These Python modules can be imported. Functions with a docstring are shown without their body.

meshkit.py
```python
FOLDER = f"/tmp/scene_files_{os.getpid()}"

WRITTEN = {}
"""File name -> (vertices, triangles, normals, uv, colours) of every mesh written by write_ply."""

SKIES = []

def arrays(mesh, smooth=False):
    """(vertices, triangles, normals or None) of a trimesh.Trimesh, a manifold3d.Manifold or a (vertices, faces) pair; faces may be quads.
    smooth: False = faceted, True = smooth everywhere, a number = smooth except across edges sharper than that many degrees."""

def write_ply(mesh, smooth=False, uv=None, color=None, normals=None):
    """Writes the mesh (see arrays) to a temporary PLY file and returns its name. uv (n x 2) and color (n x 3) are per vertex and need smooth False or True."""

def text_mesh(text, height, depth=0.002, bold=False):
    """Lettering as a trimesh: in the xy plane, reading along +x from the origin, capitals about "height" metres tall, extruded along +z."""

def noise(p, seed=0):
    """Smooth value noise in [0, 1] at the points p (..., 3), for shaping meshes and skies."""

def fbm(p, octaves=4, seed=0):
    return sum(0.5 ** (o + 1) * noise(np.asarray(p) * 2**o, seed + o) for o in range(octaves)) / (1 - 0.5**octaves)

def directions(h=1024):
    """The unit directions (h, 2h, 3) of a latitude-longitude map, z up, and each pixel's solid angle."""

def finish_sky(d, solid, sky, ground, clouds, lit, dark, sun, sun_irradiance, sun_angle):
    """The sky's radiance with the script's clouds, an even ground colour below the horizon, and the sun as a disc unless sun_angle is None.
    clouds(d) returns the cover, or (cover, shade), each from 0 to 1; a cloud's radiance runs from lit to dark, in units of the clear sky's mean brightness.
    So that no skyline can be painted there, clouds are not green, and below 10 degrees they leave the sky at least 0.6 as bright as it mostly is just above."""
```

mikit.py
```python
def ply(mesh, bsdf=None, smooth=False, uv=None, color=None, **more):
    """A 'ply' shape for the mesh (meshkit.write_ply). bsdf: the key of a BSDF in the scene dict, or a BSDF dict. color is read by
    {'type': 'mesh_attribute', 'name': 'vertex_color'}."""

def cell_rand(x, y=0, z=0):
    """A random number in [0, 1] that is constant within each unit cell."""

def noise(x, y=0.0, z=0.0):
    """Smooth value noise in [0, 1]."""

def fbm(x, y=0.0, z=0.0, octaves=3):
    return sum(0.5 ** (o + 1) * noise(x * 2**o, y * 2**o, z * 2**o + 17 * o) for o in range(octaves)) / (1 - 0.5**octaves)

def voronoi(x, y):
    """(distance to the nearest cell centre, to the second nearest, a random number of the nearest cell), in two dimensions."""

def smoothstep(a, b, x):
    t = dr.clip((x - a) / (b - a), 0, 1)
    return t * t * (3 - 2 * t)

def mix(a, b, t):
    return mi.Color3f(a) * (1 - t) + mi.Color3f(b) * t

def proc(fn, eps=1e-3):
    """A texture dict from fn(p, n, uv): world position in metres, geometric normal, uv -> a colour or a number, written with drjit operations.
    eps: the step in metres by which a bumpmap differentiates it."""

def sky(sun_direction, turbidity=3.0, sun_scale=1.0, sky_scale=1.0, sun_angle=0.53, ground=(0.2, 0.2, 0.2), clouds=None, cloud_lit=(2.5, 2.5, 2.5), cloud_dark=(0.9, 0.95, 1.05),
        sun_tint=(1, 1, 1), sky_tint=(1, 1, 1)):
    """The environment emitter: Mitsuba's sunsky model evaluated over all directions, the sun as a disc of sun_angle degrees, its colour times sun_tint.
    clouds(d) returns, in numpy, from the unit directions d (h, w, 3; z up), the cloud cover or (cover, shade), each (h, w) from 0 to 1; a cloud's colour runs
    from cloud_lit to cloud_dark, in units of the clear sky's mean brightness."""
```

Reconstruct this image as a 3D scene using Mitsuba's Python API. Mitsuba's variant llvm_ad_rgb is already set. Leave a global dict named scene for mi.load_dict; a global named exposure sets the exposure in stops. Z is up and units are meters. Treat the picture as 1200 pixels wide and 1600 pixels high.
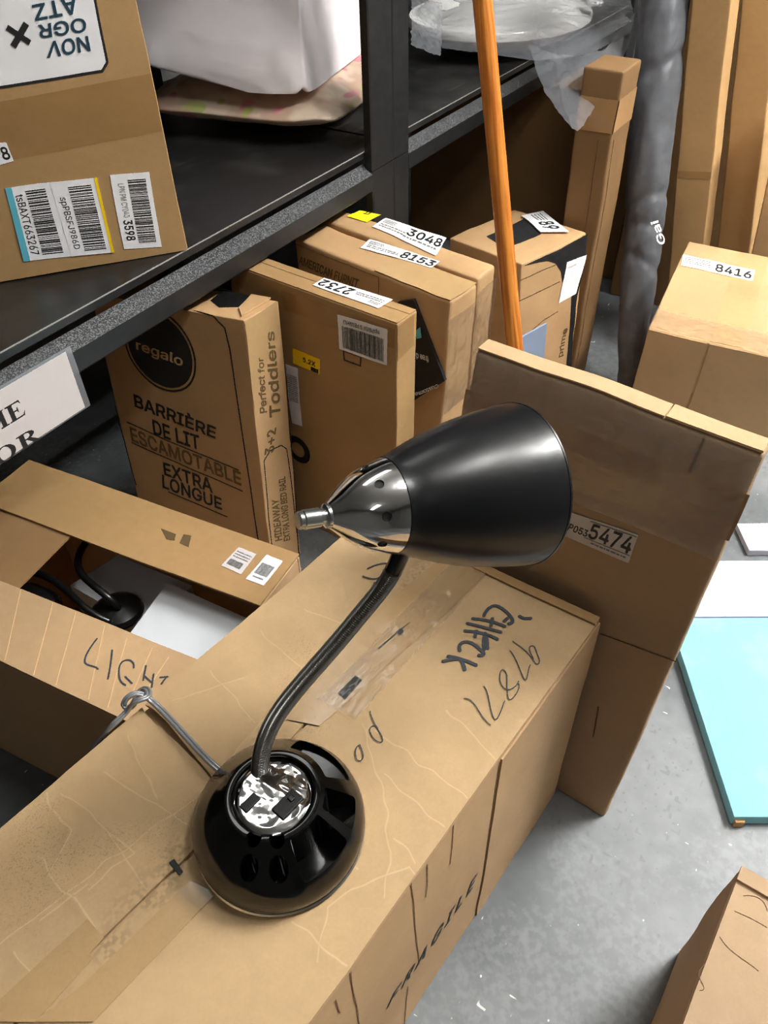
import math, numpy as np, trimesh, manifold3d, shapely
import mitsuba as mi, drjit as dr
from shapely.geometry import Polygon, LineString, Point, box as rect
from shapely.ops import unary_union
import mikit, meshkit
from mikit import noise, fbm, smoothstep, mix

T = mi.ScalarTransform4f
scene, labels = {}, {}

# ------------------------------------------------------------------ camera, light, exposure
CAM = np.array([0.0, 0.0, 1.45])
FWD = np.array([0.608, 0.402, -0.685])
UP = np.array([0.588, 0.352, 0.728])
scene['camera'] = {'type': 'perspective', 'fov': 53.0, 'fov_axis': 'x', 'near_clip': 0.02, 'far_clip': 50.0,
                   'to_world': T().look_at(origin=CAM.tolist(), target=(CAM + FWD).tolist(), up=UP.tolist())}
exposure = -0.42
LAMP_POWER = (118.0, 117.0, 113.0)
ROOM = (-2.2, 4.6, -2.6, 2.15, 3.15)          # x0, x1, y0, y1, height

# ------------------------------------------------------------------ materials
def lin(h):
    c = np.array([int(h[i:i + 2], 16) for i in (0, 2, 4)]) / 255.0
    return np.where(c <= 0.04045, c / 12.92, ((c + 0.055) / 1.055) ** 2.4).tolist()

def rgb(c): return {'type': 'rgb', 'value': list(c)}

def mat(name, color, rough=0.6, metallic=0.0, spec=0.5, **more):
    c = color if isinstance(color, dict) else rgb(color if not isinstance(color, str) else lin(color))
    r = rough
    scene[name] = {'type': 'twosided', 'bsdf': {'type': 'principled', 'base_color': c, 'roughness': r, 'metallic': metallic, 'specular': spec, **more}}
    return name

def cardboard_fn(base, seed, contrast=0.16):
    base = np.array(base)
    def fn(p, n, uv):
        a = fbm(p.x * 5 + seed, p.y * 5, p.z * 5, 3)
        b = noise(p.x * 90 + seed, p.y * 90, p.z * 90)
        f = noise(p.x * 420, p.y * 420 + seed, p.z * 420)
        k = 1 + contrast * (a - 0.5) * 2 + 0.05 * (b - 0.5) + 0.06 * (f - 0.5)
        return mi.Color3f(*base.tolist()) * k
    return fn

def cardboard(name, hexa, seed=0, rough=0.72, contrast=0.16, spec=0.25):
    return mat(name, mikit.proc(cardboard_fn(lin(hexa), seed, contrast)), rough, spec=spec)

cardboard('cardboard', 'b59570', 3)
cardboard('cardboard_brown', 'a28157', 11)
cardboard('cardboard_gold', 'b18e66', 23)
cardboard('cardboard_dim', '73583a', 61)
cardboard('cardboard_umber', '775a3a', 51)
cardboard('cardboard_grey_tan', 'a58a6c', 31)
cardboard('cardboard_inside', '8a6a48', 41)
mat('tape', mikit.proc(cardboard_fn(lin('ac8d64'), 7, 0.2)), 0.2, spec=0.6)
mat('tape_brown', mikit.proc(cardboard_fn(lin('97744a'), 17, 0.25)), 0.16, spec=0.6)
mat('crease', 'cfae82', 0.8)
mat('crease_side', '755838', 0.8)
mat('crease_dark', '5a4128', 0.8)
mat('ink', '17181a', 0.55)
mat('ink_grey', '6b6a68', 0.6)
mat('marker', '34383d', 0.55)
mat('paper', 'e9e8ea', 0.55)
mat('paper_grey', 'c9c2c0', 0.35)
mat('yellow_paper', 'f0c818', 0.5)
mat('bright_yellow_paper', 'f3ea20', 0.5)
mat('cyan_ink', '5fb3c6', 0.5)
mat('teal_ink', '1c3a4a', 0.5)
mat('tan_ink', 'b8976a', 0.6)
mat('dark_tan_ink', '5d4a2c', 0.6)
mat('red_ink', '7a2a1c', 0.6)
mat('black_carton', '131417', 0.45)
mat('grey_blue_plastic', '8290a6', 0.4)
mat('blue_board', mikit.proc(lambda p, n, uv: mix(lin('82bccb'), lin('8dc5d3'), smoothstep(0.45, 0.75, fbm(p.x * 15, p.y * 15, 3.0, 4)))), 0.6, spec=0.2)
mat('white_board', mikit.proc(lambda p, n, uv: mix(lin('c9c9d4'), lin('b6b9c4'), smoothstep(0.5, 0.8, fbm(p.x * 12, p.y * 12, 1.0, 4)))), 0.6, spec=0.2)
mat('lamp_black', '0c0c0d', 0.3, spec=0.5)
mat('lamp_gloss_black', '060606', 0.10, spec=0.42)
mat('shade_black', '0d0e10', 0.30, spec=0.42)
mat('shade_inside', 'd8d6d0', 0.5)
mat('chrome', 'e6e4e2', 0.05, metallic=1.0)
mat('satin_steel', 'c9cbc8', 0.22, metallic=1.0)
mat('dark_chrome', '96938f', 0.14, metallic=1.0)
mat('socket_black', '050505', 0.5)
mat('cord', '9a9c9e', 0.2, metallic=0.55, spec=0.8)
mat('foam', 'cdd0d4', 0.9)
mat('steel_black', mikit.proc(lambda p, n, uv: mix(lin('151617'), lin('202122'), fbm(p.x * 60, p.y * 60, p.z * 60, 2))), 0.42)
def speckle(p, n, uv):
    s = noise(p.x * 620, p.y * 620, p.z * 620)
    return mix(lin('2c2d2f'), lin('6e6f70'), smoothstep(0.35, 0.85, s))
mat('steel_speckled', mikit.proc(speckle), 0.38)
def deckfn(p, n, uv):
    a = fbm(p.x * 7, p.y * 7, 1.0, 4)
    s = noise(p.x * 14 + 40, p.y * 90, 0.0) * noise(p.x * 5, p.y * 5, 7.0)
    return mix(lin('141415'), lin('282827'), smoothstep(0.35, 0.75, a)) * (1 + 0.8 * smoothstep(0.55, 0.75, s))
mat('deck_black', mikit.proc(deckfn), 0.34, spec=0.45)
mat('edge_light', '8f8d88', 0.4)
def woodfn(p, n, uv):
    g = fbm((p.x - 0.115 * p.z) * 260, (p.y - 0.245 * p.z) * 260, p.z * 3, 3)
    return mix(lin('a85a1c'), lin('cf8436'), smoothstep(0.25, 0.75, g))
mat('orange_wood', mikit.proc(woodfn), 0.3, spec=0.5, clearcoat=0.4, clearcoat_gloss=0.9)
mat('grey_fabric', mikit.proc(lambda p, n, uv: mix(lin('46484c'), lin('5c5e62'), fbm(p.x * 30, p.y * 30, p.z * 30, 3))), 0.45, spec=0.4)
mat('white_fabric', mikit.proc(lambda p, n, uv: mix(lin('d9d2d4'), lin('e6e2e6'), fbm(p.x * 9, p.y * 9, p.z * 9, 3))), 0.5, sheen=0.3)
def floralfn(p, n, uv):
    a = fbm(p.x * 16, p.y * 16, p.z * 16, 3)
    b = noise(p.x * 34 + 9, p.y * 34, p.z * 34)
    c = mix(lin('cbb8a4'), lin('b79a86'), smoothstep(0.4, 0.7, a))
    c = mix(c, lin('c98a92'), smoothstep(0.66, 0.8, b))
    return mix(c, lin('a9ad6a'), smoothstep(0.72, 0.85, noise(p.x * 25, p.y * 25 + 5, p.z * 25)))
mat('floral_fabric', mikit.proc(floralfn), 0.4, spec=0.5)
mat('white_plastic', 'e3e3df', 0.25, spec=0.5)
scene['clear_film'] = {'type': 'blendbsdf', 'weight': 0.10, 'a': {'type': 'thindielectric', 'int_ior': 1.5},
                       'b': {'type': 'twosided', 'bsdf': {'type': 'principled', 'base_color': rgb([0.8, 0.83, 0.9]), 'roughness': 0.25, 'specular': 0.8}}}
scene['clear_wrap'] = {'type': 'blendbsdf', 'weight': 0.03, 'a': {'type': 'thindielectric', 'int_ior': 1.5},
                       'b': {'type': 'twosided', 'bsdf': {'type': 'principled', 'base_color': rgb([0.7, 0.68, 0.62]), 'roughness': 0.15, 'specular': 1.0}}}
def floorfn(p, n, uv):
    a = fbm(p.x * 4, p.y * 4, 0.0, 5)
    b = fbm(p.x * 40 + p.y * 25, p.y * 40 - p.x * 25, 2.0, 3)
    sc = fbm(p.x * 110, p.y * 110, 5.0, 4) * smoothstep(0.35, 0.7, fbm(p.x * 3, p.y * 3, 6.0, 3))
    sp = noise(p.x * 130, p.y * 130, 3.0)
    c = mix(lin('585c5e'), lin('737678'), smoothstep(0.3, 0.7, a))
    c = c * (0.9 + 0.2 * b)
    c = mix(c, lin('909393'), 0.22 * smoothstep(0.3, 0.7, sc))
    c = mix(c, lin('4b4e50'), 0.3 * smoothstep(0.84, 0.9, sp) * smoothstep(0.5, 0.7, a))
    return mix(c, lin('c2c3c2'), smoothstep(0.97, 0.985, noise(p.x * 75 + 30, p.y * 75, 9.0)))
mat('concrete', mikit.proc(floorfn), 0.45, spec=0.4)
mat('wall_paint', '5a5957', 0.8)
mat('ceiling_paint', 'a9a9a7', 0.9)

# ------------------------------------------------------------------ helpers
def add(key, mesh, m, smooth=False, kind=None, **more):
    base, n = key, 1
    while key in scene:
        key = f'{base}_{n:03d}'
        n += 1
    scene[key] = mikit.ply(mesh, m, smooth, **more)
    if kind: labels[key] = {'kind': kind}
    return key

def tag(key, label, cat=None, group=None, kind=None):
    d = labels.setdefault(key, {})
    d['label'] = label
    if cat: d['category'] = cat
    if group: d['group'] = group
    if kind: d['kind'] = kind
    return key

def rotm(yaw, tx=0.0, ty=0.0):
    cz, sz, cx, sx, cy, sy = math.cos(yaw), math.sin(yaw), math.cos(tx), math.sin(tx), math.cos(ty), math.sin(ty)
    return np.array([[cz, -sz, 0], [sz, cz, 0], [0, 0, 1]]) @ np.array([[1, 0, 0], [0, cx, -sx], [0, sx, cx]]) @ np.array([[cy, 0, sy], [0, 1, 0], [-sy, 0, cy]])

def extrude(poly, depth, edge=None):
    polys = [g for g in getattr(poly, 'geoms', [poly]) if g.geom_type == 'Polygon' and g.area > 1e-9]
    m = trimesh.util.concatenate([trimesh.creation.extrude_polygon(g, depth, engine='earcut') for g in polys])
    if edge:
        v, f = trimesh.remesh.subdivide_to_size(m.vertices, m.faces, edge, max_iter=14)
        m = trimesh.Trimesh(v, f, process=False)
    return m

def box_grid(dims, r, step):
    """A box centred on the origin with rounded edges, every face a grid."""
    d = np.array(dims, float)
    r = min(r, 0.45 * d.min())
    def ticks(L):
        n = max(1, int(round((L - 2 * r) / step)))
        return np.r_[-L / 2, -L / 2 + 0.35 * r, np.linspace(-L / 2 + r, L / 2 - r, n + 1), L / 2 - 0.35 * r, L / 2]
    V, Fc, at = [], [], 0
    for ax in range(3):
        i, j = (ax + 1) % 3, (ax + 2) % 3
        a, b = ticks(d[i]), ticks(d[j])
        for s in (-1, 1):
            A, B = np.meshgrid(a, b, indexing='ij')
            P = np.zeros(A.shape + (3,))
            P[..., ax], P[..., i], P[..., j] = s * d[ax] / 2, A, B
            n, m = A.shape
            I = np.arange(n * m).reshape(n, m) + at
            q = np.stack([I[:-1, :-1], I[1:, :-1], I[1:, 1:], I[:-1, 1:]], -1).reshape(-1, 4)
            if s < 0: q = q[:, ::-1]
            V.append(P.reshape(-1, 3)); Fc.append(q); at += n * m
    v, f = np.vstack(V), np.vstack(Fc)
    c = np.clip(v, -(d / 2 - r), d / 2 - r)
    o = v - c
    L = np.linalg.norm(o, axis=1, keepdims=True)
    v = c + o / np.maximum(L, 1e-9) * r
    m = trimesh.Trimesh(v, np.vstack([f[:, [0, 1, 2]], f[:, [0, 2, 3]]]), process=False)
    m.merge_vertices()
    return m

FACES = {'z+': (0, 1, 1, 1, 2), 'x-': (1, -1, 2, 1, 0), 'y-': (0, 1, 2, 1, 1), 'x+': (1, 1, 2, 1, 0), 'y+': (0, -1, 2, 1, 1)}

class Carton:
    """A closed carton: p = x, y, z of the middle of its bottom, yaw, two tilts, length along x, width along y, height."""
    def __init__(self, key, p, m, warp=0.004, r=0.004, step=0.03, seed=0, corners=None, body=True, freq=7.0, bend=None):
        self.bend = bend
        self.key, self.m, self.amp, self.seed, self.freq = key, m, warp, seed, freq
        self.o, self.M, self.d = np.array(p[:3], float), rotm(*p[3:6]), np.array(p[6:9], float)
        self.corners = corners
        if body:
            g = box_grid(self.d, r, step)
            self.body = add(key + '__body', trimesh.Trimesh(self.map(g.vertices), g.faces, process=False), m, smooth=40)
    def rigid(self, v):
        v = np.asarray(v, float)
        if self.corners is not None:
            a, b, c = (v[..., i:i + 1] / self.d[i] + 0.5 for i in range(3))
            C = self.corners
            w = lambda k: ((a if k & 4 else 1 - a) * (b if k & 2 else 1 - b) * (c if k & 1 else 1 - c))
            return sum(w(k) * C[k] for k in range(8))
        return self.o + (v + [0, 0, self.d[2] / 2]) @ self.M.T
    bend = None
    def map(self, v):
        v = np.asarray(v, float)
        if self.bend is not None: v = v + np.stack([np.maximum(v[..., 2] - self.bend[0], 0) * self.bend[1], v[..., 2] * 0, v[..., 2] * 0], -1)
        w = self.rigid(v)
        if self.amp:
            q = w * self.freq + self.seed * 3.7
            off = np.stack([meshkit.fbm(q + 17.0 * k, 3, seed=self.seed + k) - 0.5 for k in range(3)], -1)
            w = w + off * 2 * self.amp
        return w
    def local(self, face, uvo):
        """(u, v, height above the face) in metres from the face's centre -> the box's own coordinates."""
        iu, su, iv, sv, ax = FACES[face]
        uvo = np.asarray(uvo, float)
        L = np.zeros(uvo.shape)
        s = 1 if face[1] == '+' else -1
        L[..., iu], L[..., iv] = uvo[..., 0] * su, uvo[..., 1] * sv
        L[..., ax] = s * (self.d[ax] / 2 + uvo[..., 2])
        return L
    def on(self, face, uvo): return self.map(self.local(face, uvo))
    def size(self, face): return self.d[FACES[face][0]], self.d[FACES[face][2]]
    def decal(self, name, face, poly, m, off=0.0006, depth=0.0004, edge=0.02, part=None):
        W, Hh = self.size(face)
        poly = poly.intersection(rect(-W / 2 - 0.003, -Hh / 2 - 0.003, W / 2 + 0.003, Hh / 2 + 0.003))
        g = extrude(poly, depth, edge)
        v = g.vertices + [0, 0, off]
        return add((part or self.key) + '__' + name, trimesh.Trimesh(self.on(face, v), g.faces, process=False), m)
    def flaps(self, face, along='u', at=0.0, gap=0.003, t=0.003, m=None, inset=0.002):
        W, Hh = self.size(face)
        W, Hh = W / 2 - inset, Hh / 2 - inset
        if along == 'u': parts = [rect(-W, -Hh, W, at - gap / 2), rect(-W, at + gap / 2, W, Hh)]
        else: parts = [rect(-W, -Hh, at - gap / 2, Hh), rect(at + gap / 2, -Hh, W, Hh)]
        for q in parts: self.decal('flap', face, q, m or self.m, 0.0, t, 0.04)
    def text(self, name, face, quads, m, off=0.0008, part=None, bold=True):
        """quads: list of (text, four corners TL, TR, BR, BL in metres on the face)."""
        for t, q in quads: k = add((part or self.key) + '__' + name, self._place(face, text_unit(t, bold), np.array(q, float), off), m)
        return k
    def _place(self, face, g, q, off):
        s, t = g.vertices[:, 0:1], 1 - g.vertices[:, 1:2]
        uv = q[0] * (1 - s) * (1 - t) + q[1] * s * (1 - t) + q[2] * s * t + q[3] * (1 - s) * t
        v = self.on(face, np.c_[uv, off + g.vertices[:, 2] * 0.0003])
        return trimesh.Trimesh(v, g.faces, process=False)
    def strokes(self, name, face, lines, width, m, off=0.0008, part=None):
        ps = unary_union([LineString(smooth_line(l)).buffer(w if isinstance(l, tuple) else width) for l in lines for w in (width,)])
        return self.decal(name, face, ps, m, off, 0.0003, 0.03, part)
    def sticker(self, face, quad, items, m='paper', name='label', off=0.0010, desc=None, thick=0.0003):
        """A paper label with its print: quad TL, TR, BR, BL in metres on the face; items in fractions of the label."""
        q = np.array(quad, float)
        n = 8
        G = trimesh.creation.box([1, 1, 1]); G.apply_translation([0.5, 0.5, 0.5])
        v, f = trimesh.remesh.subdivide_to_size(G.vertices, G.faces, 0.3)
        g = trimesh.Trimesh(v, f, process=False)
        key = add(self.key + '__' + name, self._place(face, g, q, off), m)
        if desc: labels[key] = {'label': desc}
        by = {}
        for it in items:
            kind, mm = it[0], it[-1]
            by.setdefault((kind in ('text',), mm), []).append(item_mesh(it))
        for (is_text, mm), gs in by.items():
            gg = trimesh.util.concatenate(gs)
            add(key + ('__lettering' if is_text else '__print'), self._place(face, gg, q, off + 0.0005), mm)
        return key

def smooth_line(pts, n=5):
    p = np.array(pts, float)
    if len(p) < 3: return p
    from scipy.interpolate import CubicSpline
    t = np.r_[0, np.cumsum(np.linalg.norm(np.diff(p, axis=0), axis=1) ** 0.6 + 1e-9)]
    return CubicSpline(t, p)(np.linspace(0, t[-1], n * len(p)))

_text = {}
def text_unit(t, bold=True):
    """Lettering that fills the unit square."""
    if (t, bold) not in _text:
        g = meshkit.text_mesh(t, 1.0, 1.0, bold)
        lo, hi = g.bounds
        g.apply_translation(-lo)
        g.apply_scale(1.0 / np.maximum(hi - lo, 1e-9))
        _text[(t, bold)] = g
    return _text[(t, bold)].copy()

def unit_rects(rs):
    """Rectangles (s0, t0, s1, t1), t downwards."""
    gs = []
    for s0, t0, s1, t1 in rs:
        b = trimesh.creation.box([s1 - s0, t1 - t0, 1.0])
        b.apply_translation([(s0 + s1) / 2, 1 - (t0 + t1) / 2, 0.5])
        gs.append(b)
    return trimesh.util.concatenate(gs)

def item_mesh(it):
    k = it[0]
    if k == 'text':
        _, t, s0, t0, s1, t1 = it[:6]
        g = text_unit(t, bold=len(t) < 9)
        g.apply_scale([s1 - s0, t1 - t0, 1.0])
        g.apply_translation([s0, 1 - t1, 0])
        return g
    if k == 'rect': return unit_rects([it[1:5]])
    if k == 'bars':
        _, s0, t0, s1, t1, seed = it[:6]
        rng = np.random.default_rng(seed)
        x, rs = 0.0, []
        while x < 1:
            w = rng.choice([0.008, 0.014, 0.022])
            rs.append((s0 + (s1 - s0) * x, t0, s0 + (s1 - s0) * min(1, x + w), t1))
            x += w + rng.choice([0.008, 0.014, 0.02])
        return unit_rects(rs)
    if k == 'lines':      # small print too fine to read: short dashes
        _, s0, t0, s1, t1, rows, seed = it[:7]
        rng = np.random.default_rng(seed)
        rs = []
        for r in range(rows):
            y0 = t0 + (t1 - t0) * (r + 0.2) / rows
            y1 = t0 + (t1 - t0) * (r + 0.62) / rows
            x = s0
            while x < s1 - 0.01:
                w = rng.uniform(0.02, 0.07) * (s1 - s0) * 2
                rs.append((x, y0, min(s1, x + w), y1)); x += w + 0.03 * (s1 - s0)
        return unit_rects(rs)
    raise ValueError(k)

def tube(path, radii, sides=16, closed=False, caps=True):
    p = np.array(path, float)
    n = len(p)
    radii = np.broadcast_to(radii, (n,))
    t = np.gradient(p, axis=0); t /= np.linalg.norm(t, axis=1, keepdims=True)
    a = np.cross(t[0], [0.3, 0.1, 0.9]); a /= np.linalg.norm(a)
    A = []
    for i in range(n):
        a = a - t[i] * (a @ t[i]); a /= np.linalg.norm(a); A.append(a)
    A = np.array(A); B = np.cross(t, A)
    th = np.arange(sides) * 2 * np.pi / sides
    v = (p[:, None] + radii[:, None, None] * (np.cos(th)[None, :, None] * A[:, None] + np.sin(th)[None, :, None] * B[:, None])).reshape(-1, 3)
    i, j = np.meshgrid(np.arange(n - 1), np.arange(sides), indexing='ij')
    q = np.stack([i * sides + j, i * sides + (j + 1) % sides, (i + 1) * sides + (j + 1) % sides, (i + 1) * sides + j], -1).reshape(-1, 4)
    f = np.vstack([q[:, [0, 1, 2]], q[:, [0, 2, 3]]])
    if caps:
        k = len(v); v = np.vstack([v, p[0], p[-1]])
        j = np.arange(sides)
        f = np.vstack([f, np.c_[(j + 1) % sides, j, np.full(sides, k)], np.c_[(n - 1) * sides + j, (n - 1) * sides + (j + 1) % sides, np.full(sides, k + 1)]])
    return trimesh.Trimesh(v, f, process=False)

def spline(pts, n, smooth=1.0):
    from scipy.interpolate import CubicSpline
    p = np.array(pts, float)
    t = np.r_[0, np.cumsum(np.linalg.norm(np.diff(p, axis=0), axis=1))]
    c = CubicSpline(t, p)(np.linspace(0, t[-1], 20 * len(p)))
    s = np.r_[0, np.cumsum(np.linalg.norm(np.diff(c, axis=0), axis=1))]
    u = np.linspace(0, s[-1], n)
    return np.stack([np.interp(u, s, c[:, k]) for k in range(3)], 1)

def lathe(profile, segs=64, frame=None):
    """profile: (radius, height) rows; frame: 4x4 or (origin, axis)."""
    p = np.array(profile, float)
    th = np.arange(segs) * 2 * np.pi / segs
    v = np.stack([p[:, 0:1] * np.cos(th), p[:, 0:1] * np.sin(th), np.repeat(p[:, 1:2], segs, 1)], -1).reshape(-1, 3)
    i, j = np.meshgrid(np.arange(len(p) - 1), np.arange(segs), indexing='ij')
    q = np.stack([i * segs + j, i * segs + (j + 1) % segs, (i + 1) * segs + (j + 1) % segs, (i + 1) * segs + j], -1).reshape(-1, 4)
    m = trimesh.Trimesh(v, np.vstack([q[:, [0, 1, 2]], q[:, [0, 2, 3]]]), process=False)
    m.merge_vertices(); m.update_faces(m.nondegenerate_faces())
    if frame is not None: m.apply_transform(frame)
    return m

def frame_to(origin, axis, x=None):
    z = np.array(axis, float); z /= np.linalg.norm(z)
    x = np.array([0, 0, 1.0]) if x is None else np.array(x, float)
    if abs(x @ z) > 0.98: x = np.array([1.0, 0, 0])
    x = x - z * (x @ z); x /= np.linalg.norm(x)
    F = np.eye(4); F[:3, 0], F[:3, 1], F[:3, 2], F[:3, 3] = x, np.cross(z, x), z, origin
    return F

def bx(x0, x1, y0, y1, z0, z1, r=0.0, step=0.2):
    c = np.array([(x0 + x1) / 2, (y0 + y1) / 2, (z0 + z1) / 2])
    if r: m = box_grid([x1 - x0, y1 - y0, z1 - z0], r, step)
    else: m = trimesh.creation.box([x1 - x0, y1 - y0, z1 - z0])
    m.apply_translation(c)
    return m

# ------------------------------------------------------------------ the room
x0, x1, y0, y1, hh = ROOM
add('floor', bx(x0, x1, y0, y1, -0.05, 0), 'concrete', kind='structure')
add('ceiling', bx(x0, x1, y0, y1, hh, hh + 0.05), 'ceiling_paint', kind='structure')
add('wall_back', bx(x0, x1, y1, y1 + 0.05, 0, hh), 'wall_paint', kind='structure')
add('wall_front', bx(x0, x1, y0 - 0.05, y0, 0, hh), 'wall_paint', kind='structure')
add('wall_left', bx(x0 - 0.05, x0, y0, y1, 0, hh), 'wall_paint', kind='structure')
add('wall_right', bx(x1, x1 + 0.05, y0, y1, 0, hh), 'wall_paint', kind='structure')
for k, d in (('floor', 'grey scuffed concrete floor'), ('ceiling', 'pale ceiling above the aisle'), ('wall_back', 'pale wall behind the black shelving'),
             ('wall_front', 'pale wall across the aisle'), ('wall_left', 'pale wall at the near end'), ('wall_right', 'pale wall at the far end')):
    labels[k]['label'] = d

def ceiling_light(cx, cy, L, W, power, label):
    key = 'ceiling_light'
    n = 1
    while key + '__housing' in scene: key = f'ceiling_light_{n:03d}'; n += 1
    z = hh - 0.30
    add(key + '__housing', bx(cx - L / 2 - 0.02, cx + L / 2 + 0.02, cy - 0.05, cy + 0.05, z + 0.03, z + 0.09, 0.004), 'white_plastic')
    for sgn in (-1, 1):
        add(key + '__hanger', bx(cx + sgn * L * 0.4 - 0.004, cx + sgn * L * 0.4 + 0.004, cy - 0.004, cy + 0.004, z + 0.09, hh), 'satin_steel')
    scene[key + '__tube'] = {**mikit.ply(bx(cx - L / 2, cx + L / 2, cy - W / 2, cy + W / 2, z, z + 0.012), 'white_plastic'),
                             'emitter': {'type': 'area', 'radiance': rgb(power)}}
    tag(key, label, 'lamp')
ceiling_light(2.2, -0.95, 1.2, 0.28, tuple(1.75 * c for c in LAMP_POWER), 'fluorescent ceiling light over the middle of the aisle')
ceiling_light(3.9, -0.95, 1.2, 0.28, tuple(0.8 * c for c in LAMP_POWER), 'fluorescent ceiling light over the far end of the aisle')
ceiling_light(0.95, -0.35, 0.6, 0.28, tuple(0.5 * c for c in LAMP_POWER), 'short fill light added over the near part of the aisle')  # added fill, brightens the large carton top and the bed rail carton
ceiling_light(1.25, 1.30, 1.2, 0.28, tuple(0.075 * c for c in LAMP_POWER), 'dim light added above the shelving for reflections in the chrome')  # added so the lamp plate has something white to reflect
ceiling_light(-1.3, -0.8, 0.9, 0.28, tuple(0.06 * c for c in LAMP_POWER), 'dim light added at the near end of the room for reflections in the chrome')  # added for a bright reflection in the chrome shade cap


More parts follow.
